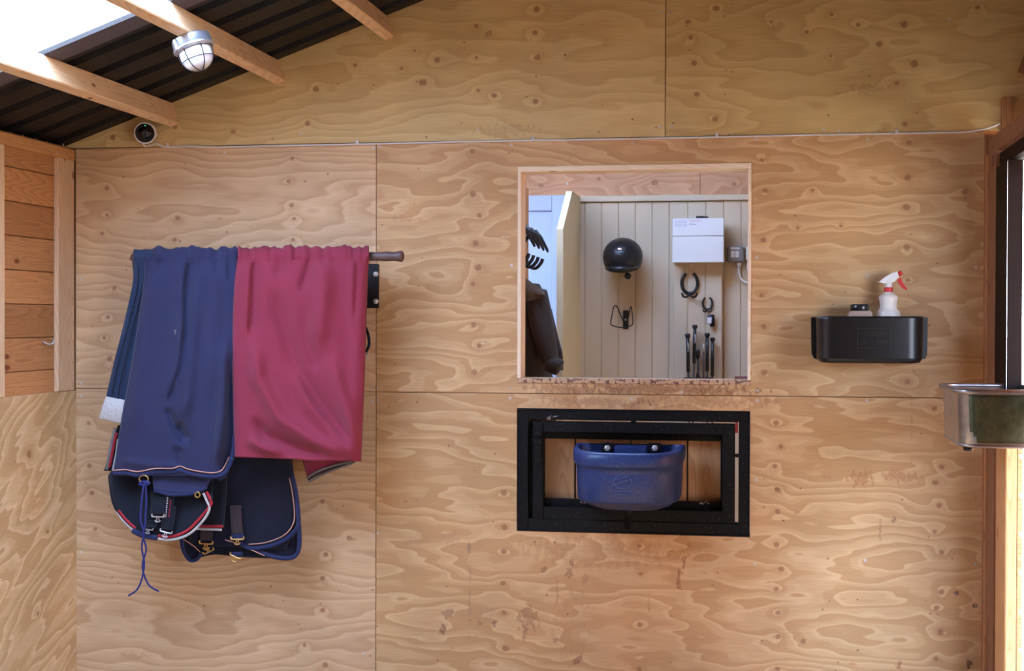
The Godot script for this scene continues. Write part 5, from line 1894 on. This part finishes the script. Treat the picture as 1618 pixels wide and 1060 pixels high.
func rugs() -> void:
	# --- lowest layer: dark navy rug with blue binding, gold clips
	var y := at(420, 406, POLE_Z).y
	var d := thing("navy_piped_rug", "dark navy rug with blue binding and brass clips hanging lowest on the pole", "horse rug", Vector3(at(380, 800, 0.2).x, y, POLE_Z))
	var dz := func(s: float, t: float, u: float, v: float) -> float:
		return lerpf(POLE_Z + 0.012, 0.165, smoothstep(0.05, 0.9, t)) + 0.006 * sin(u * 0.06 + v * 0.01) * t
	var st := begin()
	sheet(st, hang([V(300, 396), V(300, 500), V(298, 650), V(296, 800), V(300, 862)], [V(440, 396), V(446, 520), V(452, 650), V(466, 790), V(452, 868)], 0.02, dz, 40, 30, 0.5, 0.04, 601), 0.012)
	put(st, "sheet", M.dark_navy, d)
	# under layer that shows below and to the right of the curved front hem
	st = begin()
	var g: Array = []
	var top := curve([V(288, 838), V(300, 845), V(335, 852), V(375, 850), V(420, 842), V(450, 822), V(466, 790)], 30)
	var bot := curve([V(290, 872), V(300, 884), V(312, 882), V(340, 876), V(378, 880), V(430, 882), V(462, 880), V(472, 868)], 30)
	for i in 9:
		var row: Array = []
		for j in 31:
			var p: Vector2 = top[j].lerp(bot[j], i / 8.0)
			row.append(at(p.x, p.y, 0.13 + 0.014 * sin(j * 0.35) + 0.01 * i / 8.0))
		g.append(row)
	sheet(st, g, 0.01)
	put(st, "under_flap", M.dark_navy, d)
	var zz := func(u: float, v: float) -> float: return 0.16
	piping([V(286, 846), V(289, 868), V(299, 884), V(310, 884), V(318, 874)], zz, 0.008, "binding", M.navy_trim, d)
	piping([V(378, 853), V(398, 866), V(430, 879), V(455, 882), V(468, 876), V(473, 858), V(471, 815), V(466, 780)], zz, 0.0095, "binding", M.navy_trim, d)
	var zq := func(u: float, v: float) -> float: return 0.174
	piping([V(452, 735), V(460, 768), V(465, 805), V(463, 828), V(448, 846), V(420, 857), V(392, 860)], func(u: float, v: float) -> float: return 0.176, 0.0024, "cord_piping", M.tan_cord, d)
	piping([V(456, 730), V(466, 770), V(471, 808), V(470, 832), V(452, 852), V(424, 863), V(396, 866), V(380, 858)], func(u: float, v: float) -> float: return 0.17, 0.009, "binding", M.navy_trim, d)
	piping([V(290, 852), V(305, 862), V(316, 872)], zq, 0.002, "cord_piping", M.tan_cord, d)
	piping([V(356, 853), V(376, 859), V(396, 868), V(418, 878)], zq, 0.002, "cord_piping", M.tan_cord, d)
	var s1 := strap(d, M.brown_strap, [V(372, 798), V(373, 820), V(375, 843)], 9.0, 0.186, 0.192)
	strap(s1, M.navy_trim, [V(375, 843.5), V(375, 850)], 10.0, 0.195, 0.196, "keeper")
	buckle(at(375, 852, 0.2), 0.027, 0.03, M.brass, s1)
	var s2 := strap(d, M.brown_strap, [V(326, 838), V(326, 846), V(325, 854)], 9.5, 0.186, 0.19)
	buckle(at(325.5, 859, 0.2), 0.028, 0.0, M.brass, s2)
	buckle(at(330, 872, 0.196), 0.024, 0.45, M.brass, s2, -1.0)
	var s3 := strap(d, M.navy_trim, [V(374, 872), V(373, 878)], 9.0, 0.18, 0.182)
	buckle(at(372, 880, 0.186), 0.026, -0.36, M.brass, s3)

	# --- dark cooler with red and white binding
	var b := thing("red_bound_cooler", "dark navy cooler rug with red and white binding under the plain navy rug", "horse rug", Vector3(at(260, 800, 0.22).x, y, POLE_Z))
	st = begin()
	var bz := func(s: float, t: float, u: float, v: float) -> float: return lerpf(POLE_Z + 0.02, 0.205, smoothstep(0.0, 0.7, t)) + 0.004 * sin(u * 0.11)
	sheet(st, hang([V(236, 398), V(228, 520), V(200, 660), V(196, 740), V(280, 830)], [V(350, 398), V(352, 520), V(356, 660), V(357, 760), V(352, 834)], 0.027, bz, 40, 24, 0.45, 0.04, 603), 0.01)
	put(st, "sheet", M.black_navy, b)
	piping([V(287, 829.5), V(318, 831), V(352, 831.5)], func(u: float, v: float) -> float: return 0.216, 0.0065, "red_binding", M.red_tape, b, 12)
	piping([V(287, 834), V(318, 835.5), V(350, 837)], func(u: float, v: float) -> float: return 0.217, 0.0055, "white_binding", M.white_tape, b, 12)
	# pouch of the folded neck end, open towards the viewer
	st = begin()
	g = []
	top = curve([V(176, 742), V(200, 744), V(230, 744), V(260, 744), V(290, 744), V(318, 744), V(334, 756)], 32)
	bot = curve([V(173, 752), V(180, 798), V(202, 828), V(232, 845), V(268, 851), V(300, 841), V(326, 812), V(334, 788)], 32)
	var pouch := func(t: float, s: float) -> float: return lerpf(0.228, 0.292, t * t) + 0.012 * pow(absf(s - 0.5) * 2.0, 2.0) + 0.007 * sin(s * 19.0) * t * (1.0 - t) * 4.0
	for i in 17:
		var row: Array = []
		for j in 33:
			var p: Vector2 = top[j].lerp(bot[j], i / 16.0)
			row.append(at(p.x, p.y, pouch.call(i / 16.0, j / 32.0)))
		g.append(row)
	sheet(st, g, 0.006)
	put(st, "neck_fold", M.black_navy, b)
	var bzq := func(u: float, v: float) -> float: return 0.298
	piping([V(187, 806), V(200, 822), V(214, 834)], bzq, 0.005, "red_binding", M.red_tape, b, 16)
	piping([V(184, 808), V(196, 824), V(212, 839)], func(u: float, v: float) -> float: return 0.292, 0.005, "white_binding", M.white_tape, b, 16)
	piping([V(250, 846), V(270, 848), V(296, 838), V(318, 816), V(333, 797), V(332, 788), V(326, 777)], bzq, 0.0062, "red_binding", M.red_tape, b, 40)
	piping([V(250, 851), V(270, 853), V(298, 844), V(322, 821), V(331, 803), V(327, 792), V(321, 779)], func(u: float, v: float) -> float: return 0.3, 0.0052, "white_binding", M.white_tape, b, 40)
	piping([V(210, 838), V(226, 846), V(248, 850)], func(u: float, v: float) -> float: return 0.298, 0.0115, "hem_patch", M.navy_trim, b, 14)
	for q in [[V(250, 778), V(250, 796), V(249, 812), 12.0, 249.5, 816.5, 0.026, 0.0], [V(268, 800), V(266, 820), V(263, 837), 10.0, 262, 841, 0.025, -0.22], [V(238, 822), V(238, 829), V(238, 833), 9.0, 234, 836.5, 0.021, -0.1]]:
		var sp := strap(b, M.black_navy, [q[0], q[1], q[2]], q[3], 0.28, 0.306)
		buckle(at(q[4], q[5], 0.312), q[6], q[7], M.bright_steel, sp)
	var lab := strap(b, M.black_navy, [V(269, 782), V(267, 805), V(264, 824)], 6.5, 0.275, 0.29, "printed_strap")
	for q in [[265.5, M.white_tape, 787], [270.5, M.red_tape, 791]]:            # print too small to read: short upright strokes
		st = begin(true)
		var v: float = q[2]
		while v < 817.0:
			var l := rng.randf_range(1.6, 3.4)
			var c := at(q[0] - (v - 780.0) * 0.1, v, 0.2915)
			box(st, c, Vector3(0.0045, l / 430.0, 0.0012), Basis(), 0.0003)
			v += l + 1.2
		put(st, "print", q[1], lab)
	# edges that show at the far left
	for q in [[[V(182, 676), V(175, 706), V(169, 742)], M.grey_tape, 0.007, 0.235], [[V(184, 684), V(179, 708), V(173, 738)], M.red_tape, 0.006, 0.238], [[V(187, 694), V(184, 716), V(178, 744)], M.white_tape, 0.005, 0.245], [[V(190, 694), V(187, 716), V(182, 742)], M.red_tape, 0.006, 0.248]]:
		var zc: float = q[3]
		piping(q[0], func(u: float, v: float) -> float: return zc, q[2], "edge_binding", q[1], b, 14)
	st = begin()
	g = []
	for i in 9:
		var row: Array = []
		for j in 7:
			var p: Vector2 = V(186, 672).lerp(V(164, 744), i / 8.0).lerp(V(200, 672).lerp(V(192, 744), i / 8.0), j / 6.0)
			row.append(at(p.x, p.y, 0.226 + 0.006 * sin(j * 1.1)))
		g.append(row)
	sheet(st, g, 0.008)
	put(st, "side_fold", M.black_navy, b)

	# --- denim blue rug with a fleece band
	var c := thing("fleece_edged_rug", "blue quilted rug with a white fleece band showing left of the navy rug", "horse rug", Vector3(at(215, 560, 0.25).x, y, POLE_Z))
	var cz := func(s: float, t: float, u: float, v: float) -> float: return lerpf(POLE_Z + 0.032, 0.262, smoothstep(0.0, 0.5, t)) - 0.02 * pow(1.0 - s, 2.0) + 0.003 * sin(u * 0.35)
	st = begin()
	sheet(st, hang([V(211, 402), V(209, 450), V(192, 525), V(178, 580), V(167, 630)], [V(330, 398), V(325, 450), V(320, 525), V(312, 585), V(306, 650)], 0.034, cz, 36, 24, 0.4, 0.04, 605), 0.014)
	put(st, "sheet", M.denim, c)
	var cedge := func(u: float, v: float) -> float: return 0.256
	piping([V(219, 405), V(217, 455), V(200, 525), V(185, 582), V(176, 628)], cedge, 0.0025, "stitched_seam", M.dark_navy, c, 30)
	piping([V(230, 403), V(225, 455), V(208, 525), V(193, 590), V(186, 630)], func(u: float, v: float) -> float: return 0.262, 0.0025, "stitched_seam", M.dark_navy, c, 30)
	st = begin()
	g = []
	for i in 25:
		var t := i / 24.0
		var row: Array = []
		for j in 61:
			var s := j / 60.0
			var p: Vector2 = V(167, 626).lerp(V(228, 638), s).lerp(V(156, 661).lerp(V(218, 676), s), t)
			row.append(at(p.x, p.y, 0.262 + 0.012 * sin(t * PI) + (rng.randf_range(-0.002, 0.002) if i > 1 and i < 23 and j > 1 and j < 59 else 0.0)))
		g.append(row)
	sheet(st, g, 0.022)
	put(st, "fleece_band", M.fleece, c, "white fleece band")

	# --- plain navy fleece rug
	var a := thing("navy_fleece_rug", "plain navy fleece rug with a pink-piped hem hanging over the pole", "horse rug", Vector3(at(285, 560, 0.29).x, y, POLE_Z))
	var folds := [
		[[V(298, 396), V(291, 450), V(289, 520), V(281, 580), V(262, 642)], 9.0, 0.013, 1, 0.12],
		[[V(262, 642), V(270, 660), V(276, 680)], 6.0, -0.01, 0, 0.3],
		[[V(288, 470), V(286, 560), V(273, 640)], 7.0, 0.01, 0, 0.3],
		[[V(318, 400), V(304, 520), V(296, 620), V(286, 672)], 12.0, 0.012, 0, 0.25],
		[[V(283, 678), V(290, 690)], 9.0, -0.018, 0],
		[[V(282, 705), V(281, 740)], 10.0, -0.008, 0, 0.2],
		[[V(250, 420), V(222, 540), V(212, 700)], 16.0, 0.008, 0, 0.2],
		[[V(340, 400), V(338, 520), V(335, 640)], 14.0, 0.008, 0, 0.2],
		[[V(356, 520), V(352, 640), V(340, 740)], 9.0, 0.014, 0, 0.2],
		[[V(366, 560), V(364, 700), V(352, 748)], 7.0, -0.012, 0, 0.2],
		[[V(190, 728), V(240, 735), V(290, 738)], 6.0, 0.006, 0, 0.2],
		[[V(255, 400), V(247, 440)], 6.0, -0.005, 0, 0.4], [[V(340, 402), V(343, 440)], 6.0, -0.006, 0, 0.4], [[V(362, 402), V(364, 450)], 5.0, -0.006, 0, 0.4]]
	var az := func(s: float, t: float, u: float, v: float) -> float:
		return lerpf(POLE_Z + 0.04, 0.302, smoothstep(0.0, 0.3, t)) + fold_sum(folds, u, v) - 0.022 * pow(maxf(0.0, 0.14 - s) / 0.14, 2.0) - 0.02 * pow(maxf(0.0, s - 0.86) / 0.14, 2.0)
	st = begin()
	sheet(st, hang([V(228, 398), V(226, 450), V(210, 560), V(192, 660), V(178, 752)], [V(377, 394), V(378, 450), V(379, 560), V(377, 660), V(352, 752)], 0.041, az, 90, 70, 0.5, 0.2, 607), 0.012)
	put(st, "sheet", M.navy, a)
	var apt := func(u: float, v: float) -> float: return 0.306 + fold_sum(folds, u, v)
	piping([V(179, 743), V(198, 742), V(218, 745), V(246, 740), V(272, 740), V(284, 736.5), V(297, 741), V(320, 745.5), V(340, 746.5), V(352, 741), V(362, 722)], apt, 0.0026, "hem_piping", M.tan_cord, a, 60)
	piping([V(178, 748), V(198, 748), V(218, 751), V(246, 746), V(272, 746), V(285, 743), V(298, 748), V(320, 752), V(342, 753), V(357, 745), V(367, 724)], func(u: float, v: float) -> float: return 0.302 + fold_sum(folds, u, v) * 0.8, 0.0085, "hem_binding", M.navy_trim, a, 60)
	piping([V(371, 690), V(367, 720), V(356, 748), V(346, 757)], func(u: float, v: float) -> float: return 0.285, 0.009, "side_binding", M.navy_trim, a, 24)
	# turned-up flap under the hem
	st = begin()
	g = []
	top = curve([V(240, 750), V(280, 748), V(320, 752), V(336, 754)], 20)
	bot = curve([V(243, 775), V(262, 780), V(280, 782), V(305, 780), V(326, 770)], 20)
	for i in 7:
		var row: Array = []
		for j in 21:
			var p: Vector2 = top[j].lerp(bot[j], i / 6.0)
			row.append(at(p.x, p.y, 0.272 + 0.022 * i / 6.0 + 0.006 * sin(j * 0.5)))
		g.append(row)
	sheet(st, g, 0.008)
	put(st, "turned_flap", M.navy, a)
	piping([V(243, 775), V(262, 780), V(280, 782), V(305, 780), V(326, 770)], func(u: float, v: float) -> float: return 0.298, 0.006, "hem_binding", M.navy_trim, a, 20)
	for q in [[227, 756.5, 7.2, 5.5], [312, 781.5, 4.0, 4.2]]:
		st = begin()
		var ring: Array = []
		for j in 19:
			var t := TAU * j / 18.0
			ring.append(at(q[0] + cos(t) * q[2], q[1] + sin(t) * q[3], 0.316))
		tube(st, ring, 0.0026, 6, false)
		put(st, "ring", M.brass, a)
	# tail cord tied to the ring
	st = begin()
	var cords := [[V(220, 763), V(226, 761), V(235, 763), V(228, 765), V(224, 790), V(222, 820), V(227, 840), V(224, 865), V(228, 890), V(224, 915), V(216, 932), V(203, 941)], [V(233, 763), V(230, 766), V(231, 790), V(229, 830), V(226, 846), V(231, 868), V(225, 892), V(229, 912), V(237, 926), V(251, 934)]]
	for q in cords:
		var pts: Array = []
		for p in curve(q, 60): pts.append(at(p.x, p.y, 0.324 + (0.004 if q == cords[0] else 0.0)))
		tube(st, pts, 0.0038, 7)
	var kn: Array = []
	for p in curve([V(219, 764), V(224, 766), V(231, 766), V(236, 763), V(231, 761), V(222, 762)], 20): kn.append(at(p.x, p.y, 0.324))
	tube(st, kn, 0.0048, 7)
	put(st, "tail_cord", M.blue_cord, a)
	st = begin()                                       # a wisp of hay caught in the pile
	tube(st, [at(275, 521, 0.318), at(278, 523, 0.32), at(276, 528, 0.318)], 0.0016, 5)
	put(st, "hay_wisp", M.fleece, a)

	# --- burgundy rug
	var e := thing("burgundy_rug", "burgundy rug with a grey striped corner draped over the pole", "horse rug", Vector3(at(475, 560, 0.3).x, y, POLE_Z))
	var ef := [
		[[V(402, 392), V(396, 430), V(394, 480), V(391, 540)], 7.0, 0.012, 1, 0.2],
		[[V(408, 388), V(403, 405)], 6.0, 0.01, 0],
		[[V(440, 398), V(442, 440)], 9.0, -0.007, 0, 0.3],
		[[V(492, 396), V(486, 430), V(472, 470)], 8.0, -0.009, 0, 0.3],
		[[V(512, 396), V(508, 480), V(500, 560)], 16.0, 0.013, 0, 0.25],
		[[V(425, 440), V(445, 500), V(470, 590), V(520, 660), V(570, 724)], 15.0, -0.012, 0, 0.25],
		[[V(478, 470), V(484, 530), V(496, 575), V(510, 560)], 9.0, -0.007, 0, 0.3],
		[[V(400, 520), V(408, 600), V(440, 660), V(500, 700), V(566, 724)], 13.0, 0.016, 0, 0.2],
		[[V(396, 655), V(420, 688), V(470, 708), V(530, 722)], 9.0, -0.014, 0, 0.25],
		[[V(388, 690), V(410, 706), V(450, 718)], 8.0, 0.014, 0, 0.3],
		[[V(450, 560), V(490, 640), V(540, 700), V(570, 726)], 10.0, 0.012, 0, 0.25],
		[[V(520, 560), V(545, 640), V(568, 715)], 12.0, 0.012, 0, 0.25],
		[[V(540, 420), V(548, 520), V(556, 640)], 16.0, -0.006, 0, 0.25],
		[[V(563, 392), V(560, 440), V(556, 520)], 6.0, 0.008, 1, 0.3],
		[[V(470, 392), V(468, 415)], 6.0, -0.007, 0, 0.4], [[V(528, 392), V(530, 420)], 6.0, -0.007, 0, 0.4]]
	var ez := func(s: float, t: float, u: float, v: float) -> float:
		return lerpf(POLE_Z + 0.042, 0.312, smoothstep(0.0, 0.3, t)) + fold_sum(ef, u, v) - 0.03 * pow(maxf(0.0, 0.06 - s) / 0.06, 2.0) * 0.5 - 0.04 * pow(maxf(0.0, s - 0.9) / 0.1, 2.0)
	st = begin()
	sheet(st, hang([V(376, 393), V(370, 450), V(367, 540), V(368, 630), V(371, 722)], [V(583, 391), V(581, 450), V(578, 540), V(575, 630), V(571, 729)], 0.043, ez, 90, 80, 0.5, 0.22, 609), 0.014)
	put(st, "sheet", M.burgundy, e)
	# corner of the far side with striped tape
	st = begin()
	g = []
	for i in 9:
		var row: Array = []
		for j in 15:
			var s := j / 14.0
			var p: Vector2 = V(470, 700).lerp(V(566, 706), s).lerp(V(486, 757).lerp(V(560, 728), s), i / 8.0)
			row.append(at(p.x, p.y, 0.19 + 0.01 * sin(s * 5.0)))
		g.append(row)
	sheet(st, g, 0.008)
	put(st, "far_corner", M.burgundy, e)
	var sz := func(u: float, v: float) -> float: return 0.205
	piping([V(485, 755), V(503, 744), V(528, 735), V(562, 728)], sz, 0.005, "striped_tape", M.grey_tape, e, 20)
	piping([V(486.5, 758), V(505, 747.5), V(530, 738), V(560, 730)], func(u: float, v: float) -> float: return 0.202, 0.004, "striped_tape", M.brown_strap, e, 20)
	piping([V(488, 761.5), V(508, 750.5), V(532, 741), V(556, 732)], func(u: float, v: float) -> float: return 0.203, 0.0045, "striped_tape", M.grey_tape, e, 20)
	piping([V(577, 516), V(582, 530), V(583, 545), V(578, 556)], func(u: float, v: float) -> float: return 0.2, 0.006, "back_strap", M.dark_navy, e, 16)
	st = begin()
	tube(st, curve([at(576, 556, 0.2), at(582, 560, 0.2), at(577, 566, 0.2)], 10), 0.0025, 6)
	put(st, "back_ring", M.bright_steel, e)


# ------------------------------------------------------------------ camera, cable, lamp
func fittings() -> void:
	# security camera under the end of the purlin
	var cc := at(229, 210, 0.085)
	var o := thing("security_camera", "round white security camera with a black face under the purlin", "camera", cc)
	var face := Basis(Vector3.UP, 0.32) * Basis(Vector3.RIGHT, 0.2) * Basis(Vector3.RIGHT, PI / 2)     # local y points out of the face
	var x := Transform3D(face, cc)
	var st := begin()
	lathe(st, [Vector2(0.0, -0.075), Vector2(0.02, -0.074), Vector2(0.036, -0.066), Vector2(0.044, -0.05), Vector2(0.0465, -0.025), Vector2(0.0455, 0.0), Vector2(0.043, 0.008), Vector2(0.0405, 0.009), Vector2(0.0395, 0.006), Vector2(0.0, 0.0055)], 40, x)
	put(st, "body", M.white_plastic, o)
	st = begin()
	lathe(st, [Vector2(0.0, 0.0058), Vector2(0.0392, 0.0062), Vector2(0.0392, 0.007), Vector2(0.0, 0.0072)], 40, x)
	var fc := put(st, "face", M.lens, o, "glossy black face")
	st = begin()
	lathe(st, [Vector2(0.011, 0.0073), Vector2(0.0105, 0.0085), Vector2(0.008, 0.0085), Vector2(0.006, 0.0075), Vector2(0.0, 0.0075)], 24, x)
	put(st, "lens_ring", M.black_steel, fc)
	var led := plain(rgb(60, 220, 150), 0.4)
	led.emission_enabled = true
	led.emission = rgb(80, 240, 170)
	led.emission_energy_multiplier = 0.04
	st = begin()
	lathe(st, [Vector2(0.0022, 0.0073), Vector2(0.002, 0.0082), Vector2(0.0, 0.0084)], 10, x * Transform3D(Basis(), Vector3(0.002, 0, -0.031)))
	put(st, "status_light", led, fc, "tiny green status light")
	st = begin()
	tube(st, [cc + Vector3(0, 0.0, -0.06), Vector3(cc.x, cc.y + 0.004, 0.002)], 0.02, 14)
	put(st, "mount", M.white_plastic, o)
	# its cable along the joint with clips
	var w := thing("camera_cable", "thin white cable clipped along the panel joint from the camera", "cable", at(800, 222, 0.004))
	var pts: Array = []
	for q in [[225, 226, 0.05], [229, 231, 0.03], [236, 230, 0.012], [247, 227, 0.005], [256, 231, 0.005], [264, 232.6, 0.005], [300, 231.2, 0.005], [340, 232.4, 0.005], [440, 230, 0.005], [600, 227, 0.005], [760, 223.2, 0.005], [900, 221, 0.005], [1050, 218.2, 0.005], [1200, 215, 0.005], [1350, 212, 0.005], [1480, 209.6, 0.005], [1525, 208.4, 0.006], [1550, 205, 0.012], [1566, 201, 0.02], [1580, 195, 0.03]]:
		pts.append(at(q[0], q[1], q[2]))
	st = begin()
	tube(st, curve(pts, 160), 0.0036, 7)
	put(st, "flex", M.cable, w)
	for q in [[265.5, 229.5], [565, 224.5], [842, 219], [1133, 213.5], [1417, 207.5]]:
		var p := at(q[0], q[1], 0.0)
		st = begin(true)
		box(st, p + Vector3(0, 0.0, 0.0055), Vector3(0.012, 0.017, 0.01), Basis(), 0.003)
		var cl := put(st, "clip", M.white_plastic, w)
		st = begin()
		lathe(st, [Vector2(0.0028, 0.0), Vector2(0.0024, 0.0012), Vector2(0.0, 0.0014)], 8, Transform3D(Basis(Vector3.RIGHT, PI / 2), p + Vector3(0, 0.002, 0.0105)))
		put(st, "nail", M.zinc, cl)
	# bulkhead lamp screwed to the second purlin
	var e := Vector3(1, SLOPE, 0).normalized()
	var n := Vector3(-e.y, e.x, 0)
	var foot := Vector3(-1.967, roof_y(-1.967), 0.96) - e * 0.0225 - n * 0.0955
	var lb := Basis(-e, -n, Vector3(0, 0, 1))
	var lamp := thing("bulkhead_lamp", "caged aluminium bulkhead lamp with an opal glass dome under the purlin", "lamp", foot)
	var lx := Transform3D(lb, foot)
	st = begin()
	lathe(st, [Vector2(0.066, 0.0), Vector2(0.068, 0.004), Vector2(0.069, 0.03), Vector2(0.072, 0.032), Vector2(0.073, 0.04), Vector2(0.069, 0.044), Vector2(0.058, 0.045), Vector2(0.056, 0.042)], 40, lx)
	put(st, "base", M.alu, lamp)
	st = begin()
	lathe(st, [Vector2(0.0555, 0.0425), Vector2(0.0562, 0.055), Vector2(0.056, 0.07), Vector2(0.053, 0.086), Vector2(0.046, 0.1), Vector2(0.034, 0.111), Vector2(0.018, 0.117), Vector2(0.0, 0.119)], 36, lx)
	put(st, "glass_dome", M.opal, lamp)
	for k in 3:
		var a := k * PI / 3.0 + 0.25
		var arc: Array = []
		for j in 25:
			var t := lerpf(-1.0, 1.0, j / 24.0)
			var ang := t * PI * 0.5
			arc.append(lx * Vector3(cos(a) * sin(ang) * 0.0605, 0.044 + pow(maxf(0.0, cos(ang)), 0.75) * 0.079, sin(a) * sin(ang) * 0.0605))
		st = begin()
		tube(st, arc, 0.0017, 6)
		put(st, "cage_wire", M.black_steel, lamp)
	st = begin()
	var hoop: Array = []
	for j in 33:
		var t := TAU * j / 32.0
		hoop.append(lx * Vector3(cos(t) * 0.0585, 0.084, sin(t) * 0.0585))
	tube(st, hoop, 0.0016, 6, false)
	put(st, "cage_hoop", M.black_steel, lamp)
	st = begin(true)
	for k in [1.05, 4.2]:
		var dir := Vector3(cos(k), 0, sin(k))
		box(st, lx * (dir * 0.073 + Vector3(0, 0.024, 0)), Vector3(0.012, 0.04, 0.012), lb * Basis(Vector3.UP, -k), 0.003)
	put(st, "cage_clip", M.alu, lamp)
